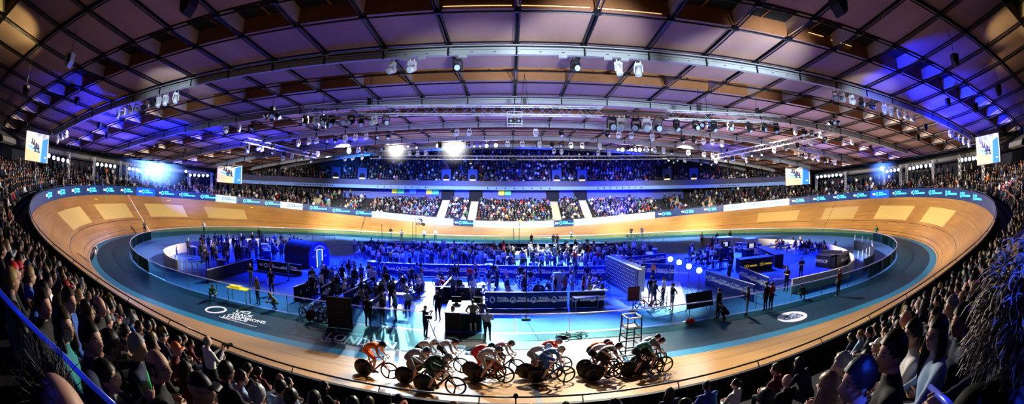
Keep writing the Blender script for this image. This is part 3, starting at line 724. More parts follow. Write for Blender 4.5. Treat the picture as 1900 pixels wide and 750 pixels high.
# beam carrying the five large lamps in the gap
tag(MB().beam(T1[1], T2[0], .12, .12).build('lamp_bar', M_CATD), 'dark bar joining the two front trusses above large lamps', 'lamp bar')
def cluster(px, py, D_y, label, nl=7, R=.55):
    c = Vector(on_y(px, py, D_y)); root = empty('lamp_cluster', label, 'lamp cluster', c)
    mb = MB(); mb.torus((0, 0, .25), R, .05, 20, 5, ax='z'); mb.box((0, 0, .5), (.3, .3, .3)); mb.path([(0, 0, .6), (0, 0, roof_z(c.x, c.y)-c.z-.2)], .02, 5); mb.build('hanging_ring', M_LBODY, root)
    for i in range(nl):
        a = 2*PI*i/nl; d = Vector((math.cos(a)*.8, math.sin(a)*.8, -.6)); p = Vector((math.cos(a)*R*.8, math.sin(a)*R*.8, 0))
        mb = MB(); mb.path([p, p+d*.25, p+d*.34], [.12, .19, .2], 10); h = mb.build('lamp_head', M_LBODY, root, True)
        mb = MB(); mb.path([p+d*.335, p+d*.36], [.17, .16], 10); mb.build('lens', M_LENS, h)
cluster(597, 229, -14, 'round dark cluster of lamps hanging left of centre below the front truss'); cluster(1313, 229, -14, 'round dark cluster of lamps hanging right of centre below the front truss')
cluster(505, 214, -16, 'dark lamp cluster with hoists at the left corner of the hung rig', 6, .5); cluster(1546, 226, -14, 'dark lamp cluster with hoists at the right corner of the hung rig', 6, .5)
c = Vector(on_y(955, 222, -8)); root = empty('projector_cage', 'square silver projector cage hanging in the exact middle of the roof', 'projector cage', c)
mb = MB(); 
for z in (-.45, .1, .55):
    for a, b in (((-.6, -.6), (.6, -.6)), ((.6, -.6), (.6, .6)), ((.6, .6), (-.6, .6)), ((-.6, .6), (-.6, -.6))): mb.beam((*a, z), (*b, z), .05, .05)
for x in (-.6, .6):
    for y in (-.6, .6): mb.beam((x, y, -.45), (x, y, .55), .05, .05)
mb.path([(0, 0, .55), (0, 0, roof_z(c.x, c.y)-c.z-.2)], .025, 5); mb.build('cage_frame', M_TRUSS, root)
for x, z in ((-.32, -.2), (.32, -.2), (0, .3)):
    p = MB().box((x, -.2, z), (.45, .7, .34)).build('projector', M_LBODY, root); mb = MB(); mb.cyl((x, -.55, z), (x, -.62, z), .1, 10); mb.build('lens', M_LENS, p)
c = Vector(on_y(952, 297, 14)); o = empty('hanging_camera_box', 'black camera box hanging in the middle in front of far upper tier', 'camera box', c)
mb = MB(); mb.box((0, 0, 0), (.9, .7, .7)); mb.path([(0, 0, .3), (0, 0, roof_z(c.x, c.y)-c.z-.2)], .02, 5); mb.build('housing', M_BLK, o); mb = MB(); mb.cyl((0, -.35, 0), (0, -.5, 0), .2, 12); mb.build('lens', M_LBODY, o)
# hanging loudspeakers
def speaker(px, py, D, sc, rz, label, m=None):
    c = Vector(at_dist(px, py, D)); root = empty('hanging_speaker', label, 'loudspeaker', c, rz); root.scale = (sc,)*3
    mb = MB(); mb.prism([(-.35, .5), (.35, .5), (.32, -.1), (.05, -.55), (-.22, -.35), (-.35, .1)], -.3, .3); mb.build('cabinet', m or M_BLK, root)
    mb = MB(); mb.box((.12, -.31, .1), (.35, .03, .6)); mb.build('grille', M_DARK, root)
    mb = MB(); mb.path([(0, 0, .5), (0, 0, (roof_z(c.x, c.y)-c.z-.1)/sc)], .03, 5); mb.build('hanger', M_RAIL, root)
speaker(350, 8, 21, 1.1, 0, 'black loudspeaker hanging at top edge, left of centre'); speaker(1556, 8, 21, 1.1, PI, 'black loudspeaker hanging at top edge, right of centre')
speaker(129, 112, 27, .8, .4, 'pale lit loudspeaker hanging high at upper left', M_LSIL); speaker(1772, 112, 27, .7, 2.6, 'grey loudspeaker hanging high at upper right', M_DARK)
for i, (px, py, D, l) in enumerate(((48, 168, 30, 'small dark loudspeaker against the unlit roof at far left'), (143, 188, 36, 'small black loudspeaker near blue roof patch on left'), (199, 252, 45, 'small black loudspeaker hanging under the left roof just above pale bulb row'), (184, 233, 42, 'small black loudspeaker, left roof, higher of a close pair'),
                                    (1759, 190, 36, 'small black loudspeaker on the blue roof patch at right'), (1853, 168, 30, 'small dark loudspeaker against the unlit roof at far right'), (1717, 237, 42, 'small black loudspeaker, right roof, left of the folded fins'), (1703, 256, 46, 'small black loudspeaker low under the right roof'), (1810, 200, 34, 'small black loudspeaker by the dark right roof edge'),
                                    (291, 272, 55, 'small black loudspeaker below left skylight fins'), (344, 280, 58, 'small black loudspeaker left of the far left screen'), (1615, 275, 55, 'small black loudspeaker above right turn canopy'))):
    speaker(px, py, D, .6, .5 if px < 900 else 2.6, l)
# ---- floodlights that glare toward the camera, with the lamps that light the hall
LN = []
def spot(name, loc, aim, power, col, angle=50, blend=.5, rad=.3):
    l = bpy.data.lights.new(name, 'SPOT'); l.energy = power; l.color = col; l.spot_size = math.radians(angle); l.spot_blend = blend; l.shadow_soft_size = rad
    o = bpy.data.objects.new(name, l); COL.objects.link(o); o.location = loc; o.rotation_euler = (Vector(aim)-Vector(loc)).to_track_quat('-Z', 'Y').to_euler(); return o
def area(name, loc, aim, power, col, sx, sy):
    l = bpy.data.lights.new(name, 'AREA'); l.energy = power; l.color = col; l.shape = 'RECTANGLE'; l.size = sx; l.size_y = sy
    o = bpy.data.objects.new(name, l); COL.objects.link(o); o.location = loc; o.rotation_euler = (Vector(aim)-Vector(loc)).to_track_quat('-Z', 'Y').to_euler(); return o
def lamp_mat(name, col, st): return mat(name, (1, 1, 1), .3, emis=col, estr=st)
def painted_glow_mat(name, col, st, p=2.2):  # emission only, fading outward: lamp glow painted into the air
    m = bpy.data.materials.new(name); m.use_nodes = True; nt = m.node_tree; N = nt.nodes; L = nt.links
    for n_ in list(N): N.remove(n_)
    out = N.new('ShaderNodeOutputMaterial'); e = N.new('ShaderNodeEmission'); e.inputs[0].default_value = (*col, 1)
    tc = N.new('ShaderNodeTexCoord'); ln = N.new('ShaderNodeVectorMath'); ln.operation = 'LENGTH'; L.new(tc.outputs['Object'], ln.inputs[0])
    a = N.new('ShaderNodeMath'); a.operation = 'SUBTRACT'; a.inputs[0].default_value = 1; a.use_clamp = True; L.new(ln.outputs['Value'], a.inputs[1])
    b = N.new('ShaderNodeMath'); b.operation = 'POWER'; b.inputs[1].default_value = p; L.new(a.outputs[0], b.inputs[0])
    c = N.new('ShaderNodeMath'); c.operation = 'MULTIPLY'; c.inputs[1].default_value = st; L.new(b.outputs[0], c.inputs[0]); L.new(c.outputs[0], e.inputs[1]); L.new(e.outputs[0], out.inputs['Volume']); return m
def flood(P, label, R=.3, m=M_LAMPW, grp=None, aim=None):
    P = Vector(P); aim = Vector(aim) if aim is not None else Vector(CAM); d = (aim-P).normalized()
    root = empty('floodlight', label, 'floodlight', P, 0, grp)
    mb = MB(); mb.path([-d*.35, -d*.3, -d*.02], [R*.5, R*.9, R*1.08], 14); mb.path([(0, 0, R), (0, 0, R+.5)], .04, 5); mb.build('housing', M_LBODY, root, True)
    mb = MB(); mb.path([-d*.03, d*.02], [R, R*.96], 14); mb.build('lens', m, root); return root
def haze(P, r, col, st, label, sc=(1, 1, 1), p=2.2):  # self-lit ball without scattering, paints the glow round a lamp
    mb = MB(); mb.ell((0, 0, 0), (1, 1, 1), 24, 16); o = mb.build('painted_glow', painted_glow_mat('haze_%d' % len(bpy.data.materials), col, st, p)); o.location = P; o.scale = (r*sc[0], r*sc[1], r*sc[2]); stuff(o, label, 'haze'); return o
LW2 = lamp_mat('lamp_white_hot', (1, .98, .92), 60); LB2 = lamp_mat('lamp_blue_hot', (.55, .72, 1), 40)
P1, P2, P3 = Vector(on_y(735, 278, 19)), Vector(on_y(835, 271, 19)), Vector(on_y(850, 271, 19))
flood(P1, 'dazzling white floodlight on the far rig, left one of the glaring three', .42, LW2); flood(P2, 'dazzling white floodlight on the far rig, left of the touching pair', .38, LW2); flood(P3, 'dazzling white floodlight on the far rig, right of the touching pair', .38, LW2)
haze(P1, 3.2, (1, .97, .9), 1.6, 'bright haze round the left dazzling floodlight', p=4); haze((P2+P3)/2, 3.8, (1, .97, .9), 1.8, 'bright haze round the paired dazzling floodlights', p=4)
for i, (px, py, r) in enumerate(((812, 271, .22), (903, 271, .22), (920, 270, .26), (757, 272, .12), (773, 274, .12), (880, 272, .12), (891, 272, .12))):
    flood(on_y(px, py, 19), f'smaller white lamp beside the dazzling floodlights on far rig, {ORD[sorted([812,903,920,757,773,880,891]).index(px)]} from left', r, LW2 if r > .2 else M_LAMPB, 'small lamps on the far rig')
for i, px in enumerate((1147, 1155, 1166, 1172, 1180, 1187, 1196, 1202, 1210)):
    flood(on_y(px, 278, 19), f'small white lamp in the right bright row on far rig, {ORD[i]} from left', .26 if px in (1155, 1180, 1187) else .18, LW2 if px in (1155, 1166, 1180, 1187) else M_LAMPB, 'right row of small white lamps')
for i, (px, py) in enumerate(((272, 314), (283, 308), (294, 313), (286, 319), (276, 321), (300, 307))):
    s = ring_hit(px, py, 5.0, 8.8); (x, y), n, d, z = edge(s, 5.0); P = on_y(px, py, y); flood(P, f'blue-white floodlight glaring over left turn, {["first","third","fifth","fourth","second","sixth"][i]} from left', .3, LB2, 'blue-white floodlights over the left turn')
    if i == 1: PBL = Vector(P)
haze(PBL+Vector((.3, 0, -.4)), 6.0, (.16, .34, 1), 1.6, 'glowing blue haze round floodlights over the left turn', (1.2, 1.2, .8), 2.6)  # misty air round the lamps, its blue light painted as emission
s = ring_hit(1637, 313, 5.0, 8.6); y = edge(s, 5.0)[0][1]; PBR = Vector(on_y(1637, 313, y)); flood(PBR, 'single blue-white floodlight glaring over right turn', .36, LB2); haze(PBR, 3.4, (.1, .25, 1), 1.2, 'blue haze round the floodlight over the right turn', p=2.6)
# rows of round bulbs along the turn canopies
seq = [('left', [(91, 289), (100, 293), (108, 295), (117, 297), (126, 299), (181, 305), (189, 306), (197, 307), (205, 308), (213, 309), (240, 313), (247, 314), (254, 315), (259, 317), (345, 318), (353, 325), (361, 325), (369, 326), (377, 326), (385, 326)]),
       ('right', [(1517, 329), (1524, 328), (1531, 327), (1538, 327), (1545, 326), (1552, 325), (1560, 325), (1646, 318), (1653, 317), (1660, 316), (1667, 315), (1688, 313), (1695, 312), (1702, 310), (1709, 309), (1718, 308), (1726, 307), (1785, 297), (1792, 296), (1799, 295), (1806, 294), (1812, 293)])]
for side, L in seq:
    for i, (px, py) in enumerate(L):
        s = ring_hit(px, py, 5.2, 8.6); y = edge(s, 5.2)[0][1]; P = on_y(px, py, y)
        flood(P, f'round bluish-white bulb lamp along {side} turn canopy, {ordinal(i, len(L))} from left', .24, M_LAMPB, f'bulb lamps along the {side} turn canopy')
# ---- big video screens
M_SCF = mat('screen_frame', (.02, .02, .025), .5); 
def emat(n, c, s=1.0): return mat(n, c, .6, emis=c, estr=s*.68)
SM = [emat('screen_floor', (.72, .62, .55), .75), emat('screen_blue', (.03, .22, .8), .8), emat('screen_pale', (.75, .78, .85), .85), emat('screen_wood', (.8, .55, .32), .7), emat('screen_dark', (.03, .06, .15), .3), emat('screen_cyan', (.15, .5, .9), .8)]
def screen(C, X, w, h, label, hang):
    """screen with centre C, unit x axis X (left to right as seen)"""
    C, X = Vector(C), Vector(X).normalized(); Z = Vector((0, 0, 1)); N = X.cross(Z)  # N points to the viewer side
    M = Matrix(((X.x, -N.x, 0, C.x), (X.y, -N.y, 0, C.y), (X.z, -N.z, 1, C.z), (0, 0, 0, 1)))
    root = empty('video_screen', label, 'video screen', C); root.matrix_world = M
    MB().box((0, .12, 0), (w+.12, .2, h+.12)).build('cabinet', M_SCF, root)
    mb = MB(); e = 0
    def pl(pts, m, lv=0): mb.add([((x-.5)*w, -.004-.003*lv, (y-.5)*h) for x, y in pts], [tuple(range(len(pts)))], m)
    pl([(0, 0), (1, 0), (1, 1), (0, 1)], 2); pl([(0, 0), (.7, 0), (.66, .75), (0, .9)], 0, 1); pl([(0, 0), (.62, 0), (.6, .3), (0, .42)], 3, 2); pl([(.7, 0), (.97, 0), (.97, .88), (.74, .78)], 1, 2); pl([(.66, 0), (.7, 0), (.74, .78), (.7, .78)], 5, 3)
    pl([(.08, .55), (.3, .5), (.55, .4), (.5, .34), (.2, .44)], 5, 3)
    for i, (x, y) in enumerate(((.28, .72), (.36, .68), (.40, .55), (.46, .6), (.5, .56), (.56, .55), (.58, .44), (.44, .45))):
        a, b = .022, .1
        pl([(x-a, y-b), (x+a, y-b), (x+a*1.2, y), (x+a*.6, y+b*.8), (x-a*.6, y+b*.8), (x-a*1.2, y)], 4, 4); k = 10
        pl([(x-.03+.03*math.cos(2*PI*j/k), y-b+.03*math.sin(2*PI*j/k)) for j in range(k)], 4, 5); pl([(x+.03+.03*math.cos(2*PI*j/k), y-b+.03*math.sin(2*PI*j/k)) for j in range(k)], 4, 5)
    pl([(.83, .16), (.92, .16), (.92, .2), (.83, .2)], 2, 4)
    mb.build('picture', SM, root)
    for x in (-w*.35, w*.35):
        mb = MB(); mb.path([(x, .12, h/2), (x, .12, hang)], .02, 5); mb.build('hanging_wire', M_CAB, root)
screen((-46, -23.8, 8.6), (0, 1, 0), 3.4, 2.75, 'large video screen at far left showing riders on a pale track', 1.8)
screen((46, -23.8, 8.75), (0, -1, 0), 3.5, 2.8, 'large video screen at far right showing riders on a pale track', 1.8)
for px, py, w_, h_, lab in ((426, 321, 52, 35, 'video screen hanging left of the far upper tier'), (1480, 324, 51, 36, 'video screen hanging right of the far upper tier')):
    s = ring_hit(px, py, 1.0, 9); y = edge(s, 1.0)[0][1]; C = Vector(on_y(px, py, y)); D = (C-Vector(CAM)).length; k = D/F_PX*1.0
    v = (C-Vector(CAM)); v.z = 0; v.normalize(); X = Vector((v.y, -v.x, 0)); r = math.hypot(px-CX, py-CY); st = 1/math.sqrt(max(.2, 1-(r/(2*F_PX))**2))
    screen(C, X, w_*k*.93, h_*k, lab, 2.5)
# ---- lighting
W_ = SC.world = bpy.data.worlds.new('hall'); W_.use_nodes = True; W_.node_tree.nodes['Background'].inputs[0].default_value = (.10, .13, .3, 1); W_.node_tree.nodes['Background'].inputs[1].default_value = .016
WHT, COOL, WARM, BLU = (1, .97, .9), (.8, .92, 1), (1, .86, .7), (.012, .05, 1)
spot('key_back_left', P1, (-3, -27, 0), 170000, COOL, 38, .6, .3); spot('key_back_mid', P2, (2, -27, 0), 170000, COOL, 32, .6, .25); spot('key_back_mid_b', P3, (3.5, -25, 0), 60000, COOL, 32, .6, .25)
for x in (-25, -8.5, 8.5, 25): spot('far_wash', (x*.9, 8, 13.2), (x, 29.5, 1), 62000, WHT, 62, .8, .5)
for sx in (-1, 1):
    for a in (-50, 0, 50): 
        aim = (sx*(21+28*math.cos(math.radians(a))), 28*math.sin(math.radians(a)), 2.5); spot('turn_wash', (sx*18, 8*math.sin(math.radians(a)), 11), aim, 58000 if sx > 0 else 40000, WARM, 58, .8, .5)
    spot('near_wash', (sx*14, -9, 13.3), (sx*20, -29.5, .7), 26000, (1, .92, .8), 60, .8, .5)
spot('near_wash_mid', (6, -8, 13.3), (1, -29.5, .7), 62000, (1, .93, .78), 50, .8, .3)
for x, y, p in ((-26, -2, 16000), (-15, -4, 26000), (-5, -5, 34000), (4, -6, 34000), (-10, 6, 22000), (24, -4, 36000), (14, 0, 18000)): spot('infield_blue', (x, y+5, 13), (x, y-1.5, 0), p*3.1, (.012, .055, 1), 66, .8, .3)
spot('tables_white', (3, 2, 13), (3, 2.5, 0), 60000, COOL, 50, .8, .3); spot('tables_white_left', (-22, 4, 13), (-26, 1, 0), 7000, COOL, 50, .8, .3)
spot('studio_white', (13, -8, 13), (9.8, -15.5, 0), 26000, COOL, 28, .6, .3); spot('press_white', (26, 4, 12), (24, 0, 0), 8000, COOL, 60, .8, .3)
spot('gate_white', (-3, 6, 13), (-3, -18, 0), 45000, COOL, 22, .6, .2)
area('roof_up_mid', (0, -2, 9), (0, -1, 20), 1250, (1, .82, .74), 50, 14); area('roof_up_near', (0, -27, 8.8), (0, -24, 20), 90, (1, .72, .7), 44, 8); area('roof_up_far', (6, 14, 9), (6, 14, 20), 1500, (1, .9, .8), 52, 10); area('roof_up_right', (30, -4, 8.4), (32, -4, 20), 1500, (1, .85, .62), 22, 24)  # unseen area lamps added below the roof to brighten its panels
for px, py, r, p in ((205, 215, 5, 11000), (215, 195, 4, 5000), (140, 165, 4, 1800), (300, 235, 6, 8000), (370, 245, 6, 5000), (430, 258, 7, 9000), (235, 262, 6, 7000), (160, 262, 5, 2500), (520, 255, 7, 8000),
                     (1770, 195, 5, 12000), (1740, 165, 4.5, 8000), (1700, 110, 4.5, 3500), (1660, 150, 5, 3000), (1790, 220, 5, 8000), (1640, 285, 6, 3500), (1540, 272, 7, 2500), (640, 262, 7, 8000), (760, 264, 7, 5000), (880, 262, 7, 3500), (1160, 266, 7, 5000), (1350, 272, 7, 5000), (560, 280, 6, 5000)):
    Q = Vector(on_z(px, py, 11))
    for _ in range(12): Q = Vector(on_z(px, py, min(18, max(8.6, .5*Q.z+.5*roof_z(Q.x, Q.y)))))
    spot('roof_blue', Q+Vector((-.1*Q.x, .8, -r*.8)), Q, p, (.006, .02, 1), 84, .6, .2)  # added blue spot with no fixture, colours a patch of roof
for px, py, r, p in ((18, 40, 4, 900), (1882, 45, 4, 600), (30, 75, 3, 400), (1880, 110, 3, 200)):
    Q = Vector(on_z(px, py, 11))
    for _ in range(12): Q = Vector(on_z(px, py, min(18, max(8.6, .5*Q.z+.5*roof_z(Q.x, Q.y)))))
    spot('roof_yellow', Q+Vector((-.1*Q.x, 1.5, -r)), Q, p, (1, .85, .35), 70, .6, .2)
spot('truss_key', (0, -33, 9.6), (-3, -16, 12.4), 9000, COOL, 50, .7, .3); spot('truss_key_r', (12, -30, 9.6), (14, -15.5, 12.4), 5000, COOL, 50, .7, .3); spot('catwalk_key', (3.5, -34, 9.5), (3, -21.3, 14.2), 15000, COOL, 40, .7, .3); spot('catwalk_key_r', (13, -33, 9.5), (13, -21.3, 13.7), 12000, COOL, 50, .7, .3); spot('lamp_row_fill_l', (-20, -27, 9.6), (-24, -21.3, 13), 2600, COOL, 46, .7, .2); spot('lamp_row_fill_r', (20, -27, 9.6), (25, -21.3, 13), 2600, COOL, 46, .7, .2); spot('corner_yellow_l', (-26, -33, 9), (-30, -40, 14), 1800, (1, .9, .4), 60, .5, .2); spot('corner_yellow_r', (26, -33, 9), (31, -40, 14), 2200, (1, .9, .4), 60, .5, .2)  # added spots without fixtures: brighten trusses, nearest catwalk and lamp groups
for x, c, p in ((-32, (.02, .16, .8), 9000), (-14, (.015, .1, .9), 9000), (4, (.01, .04, 1), 11000), (22, (.01, .03, 1), 9000), (40, (.03, .07, .8), 9000)): spot('upper_wash', (x*.85, 24, 13), (x, 46, 13), p*2, c, 60, .9, .4)
for x in (-30, -12, 6, 24): spot('far_stand_white', (x, 20, 12.5), (x, 37, 4.5), 6500, COOL, 62, .9, .3)
spot('fascia_blue_l', (-14, 26, 6.5), (-14, 42, 8), 12000, (.02, .12, 1), 110, .9, .2); spot('fascia_blue_r', (20, 30, 6.5), (18, 42, 8), 14000, (.005, .02, 1), 110, .9, .2)
spot('turn_blue_l', (-44, 4, 8.5), (-56, 10, 6), 12000, (.01, .04, 1), 90, .8, .2); spot('turn_blue_r', (44, 3, 8.3), (56, 9, 6), 900, (.02, .07, 1), 90, .8, .2)
for sx in (-1, 1): spot('turn_crowd', (sx*36, -8, 9), (sx*53, -16, 6), 2600, WARM, 80, .8, .3); spot('turn_crowd_far', (sx*34, 6, 9.5), (sx*54, 16, 6), 3000, COOL, 80, .8, .3)
spot('crowd_rim_left', (-12, -47.5, 10.5), (-5, -41, 5.5), 150, (.02, .06, 1), 60, .7, .2); spot('hair_blue', (1.9, -44.4, 9.2), (.63, -42.2, 6.8), 2600, (.03, .09, 1), 26, .8, .15); spot('hair_blue_l', (-3.4, -43.6, 8.4), (-1.6, -42.2, 6.5), 110, (.02, .06, 1), 50, .8, .15); spot('crowd_rim_right', (10, -47, 10.5), (2, -41.6, 6.3), 200, (.02, .06, 1), 50, .7, .2)  # added rim and hair spots without fixtures: blue edges on near heads
spot('crowd_face_left', (6, -22, 13), (-6, -39.5, 5), 900, (1, .74, .45), 60, .8, .2); spot('crowd_face_right', (-6, -22, 13), (8, -38.5, 5), 900, (1, .74, .45), 60, .8, .2)
# ================================================================== PEOPLE
P_SKIN = prop_mat('person_skin', 'c_skin', .55, .05, 40); P_TOP = prop_mat('person_top', 'c_top', .8, .25, 25); P_BOT = prop_mat('person_trousers', 'c_bot', .8, .2, 25)
P_SHOE = mat('person_shoe', (.03, .03, .035), .6, noise=.2); P_EYE = mat('person_eye', (.02, .015, .012), .3, noise=.1); P_HAIR = prop_mat('person_hair', 'c_hair', .5, .6, 60); P_LIP = mat('person_lip', (.35, .13, .11), .5, noise=.1)
PM = [P_SKIN, P_TOP, P_BOT, P_SHOE, P_EYE, P_LIP]
V = Vector
def head_shape(u):
    """point on the head surface for unit direction u (x forward, y left, z up)"""
    x, y, z = u; X, Y, Z = x*.096, y*.075, z*.118
    if z < -.1:
        k = min(1, (-z-.1)/.9); Y *= 1-.34*k
        if x > 0: X += .014*k*x
        else: X *= 1-.35*k
    if x > 0:
        X += .024*math.exp(-(y/.11)**2-((z+.17)/.13)**2)+.012*math.exp(-(y/.09)**2-((z+.02)/.14)**2)
        for s in (-1, 1): X -= .010*math.exp(-((y-s*.36)/.16)**2-((z-.06)/.1)**2); Y += s*.004*math.exp(-((y-s*.6)/.2)**2-((z+.15)/.2)**2)
        X += .006*math.exp(-(y/.5)**2-((z-.22)/.08)**2)+.006*math.exp(-(y/.2)**2-((z+.43)/.05)**2)+.006*math.exp(-(y/.2)**2-((z+.54)/.05)**2)-.004*math.exp(-(y/.25)**2-((z+.485)/.03)**2)+.008*math.exp(-(y/.3)**2-((z+.85)/.15)**2)
    return V((X, Y, Z))
def sph(nu, nv):
    us = []
    for i in range(nv+1):
        ph = -PI/2+PI*i/nv
        for j in range(nu): a = 2*PI*j/nu; us.append((math.cos(ph)*math.cos(a), math.cos(ph)*math.sin(a), math.sin(ph)))
    fs = [(i*nu+j, i*nu+(j+1) % nu, (i+1)*nu+(j+1) % nu, (i+1)*nu+j) for i in range(nv) for j in range(nu)]
    return us, fs
def add_head(mb, M, nu=26, nv=22):
    us, fs = sph(nu, nv); o = len(mb.v); mb.add([M @ head_shape(u) for u in us], fs, 0)
    for k, f in enumerate(fs):
        c = [sum(us[i][a] for i in f)/4 for a in range(3)]
        if c[0] > .75 and abs(c[1]) < .26 and -.56 < c[2] < -.42: mb.m[-len(fs)+k] = 5
    for s in (-1, 1):
        mb.ell(M @ V((-.004, s*.074, -.008)), (.02, .009, .031), 8, 6, 0, M.to_3x3().to_4x4() if True else None)
        mb.ell(M @ V((.079, s*.030, .007)), (.008, .013, .006), 8, 5, 4, M.to_3x3().to_4x4())
        mb.path([M @ V((.089, s*.016, .026)), M @ V((.088, s*.032, .031)), M @ V((.078, s*.046, .026))], .0035, 4, 4)
def hair_mesh(kind, M):
    mb = MB(); us, fs = sph(28, 18)
    def cover(u):
        x, y, z = u; az = math.atan2(abs(y), x)
        if kind == 'bald': return False
        if kind == 'fringe': return az > 1.3 and -.45 < z < .35
        line = .5-.5*smooth01((az-.5)/.9)-.55*smooth01((az-1.75)/.5)
        if kind in ('long', 'bob', 'big'): line = .55-.6*smooth01((az-.75)/.6)-.9*smooth01((az-1.3)/.5)
        return z > line
    th = {'short': .017, 'fringe': .008, 'crop': .01, 'long': .018, 'bob': .022, 'tail': .012, 'cap': .006, 'big': .05, 'bald': 0}[kind]
    r2 = random.Random(hash(kind) % 1000 if False else len(kind)*7+ord(kind[0]))
    disp = [th*(.8+.5*r2.random()) for _ in us]
    vs = [M @ (head_shape(u)*(1+disp[i]/.1)) for i, u in enumerate(us)]
    keep = [f for f in fs if cover([sum(us[i][a] for i in f)/4 for a in range(3)])]
    mb.add(vs, keep)
    if kind in ('long', 'bob'):
        L = .30 if kind == 'long' else .16
        for i in range(15):
            a = .62*PI*(i/14-.5)*2; x, y = -.078*math.cos(a)-.004, .084*math.sin(a)
            mb.path([M @ V((x*.9, y*.95, .02)), M @ V((x*1.12, y*1.12, -.08)), M @ V((x*1.15+.01, y*1.1, -.08-L*.5)), M @ V((x*.95, y*.95, -.08-L*(.85+.15*r2.random())))], [.02, .024, .022, .008], 5)
    if kind == 'tail':
        mb.path([M @ V((-.09, 0, .05)), M @ V((-.13, 0, .05)), M @ V((-.15, 0, -.03)), M @ V((-.13, 0, -.15))], [.018, .026, .028, .008], 7)
    return mb
def cap_mesh(M):
    mb = MB(); us, fs = sph(24, 16); vs = [M @ (head_shape(u)*1.1) for u in us]
    mb.add(vs, [f for f in fs if sum(us[i][2] for i in f)/4 > .3])
    mb.path([M @ V((.09, 0, .045)), M @ V((.13, 0, .04)), M @ V((.165, 0, .03))], [(.07, .006), (.068, .006), (.045, .005)], 12, 0, ref=tuple(M.to_3x3() @ V((0, 1, 0))))
    return mb
def helmet_mesh(M):
    mb = MB(); us, fs = sph(26, 16)
    def hs(u):
        p = head_shape(u)*1.2; p.z += .012
        if u[0] < 0: p.x *= 1.0+.38*max(0, 1-abs(u[2]-.15)*1.1)
        return p
    mb.add([M @ hs(u) for u in us], [f for f in fs if sum(us[i][2] for i in f)/4 > (-.12 if sum(us[i][0] for i in f) < 0 else .12)])
    k = len(mb.f)
    mb.add([M @ (head_shape(u)*1.22) for u in us], [f for f in fs if -.1 < sum(us[i][2] for i in f)/4 < .2 and sum(us[i][0] for i in f)/4 > .45], 1)
    return mb
def add_hand(mb, W, d, n, side, curl=.35, s=1.0):
    """palm and five fingers from wrist W along d, palm facing n"""
    d, n = d.normalized(), n.normalized(); t = d.cross(n)*side; n = (t.cross(d))*side; n.normalize()
    if n.dot(n) == 0: return
    P = W+d*.085*s
    mb.path([W-d*.01, W+d*.03*s, W+d*.07*s, P], [(.024*s, .018*s), (.036*s, .017*s), (.041*s, .016*s), (.039*s, .012*s)], 8, 0, ref=tuple(t))
    for k, (off, L) in enumerate(((.03, .066), (.01, .076), (-.01, .071), (-.029, .056))):
        b = W+d*.082*s+t*off*s; a1 = curl; pts = [b]; dd = d
        for j, f in enumerate((.45, .32, .23)):
            ang = a1*(j+1)*.9; dd = d*math.cos(ang)+n*math.sin(ang); pts.append(pts[-1]+dd*L*f*s)
        mb.limb(pts, [.0085*s, .008*s, .0075*s, .0065*s], 6, 0)
    b = W+d*.025*s+t*.033*s; dd = (d*.6+t*.7+n*.25).normalized(); mb.limb([b, b+dd*.035*s, b+dd*.05*s+(d*.9+n*.4).normalized()*.03*s], [.012*s, .010*s, .008*s], 6, 0)
def ik(a, b, l1, l2, hint):
    a, b, hint = V(a), V(b), V(hint); d = b-a; L = min(d.length, (l1+l2)*.999); d.normalize()
    x = (l1*l1-l2*l2+L*L)/(2*L); h = math.sqrt(max(0, l1*l1-x*x)); hint = (hint-d*hint.dot(d)).normalized(); return a+d*x+hint*h
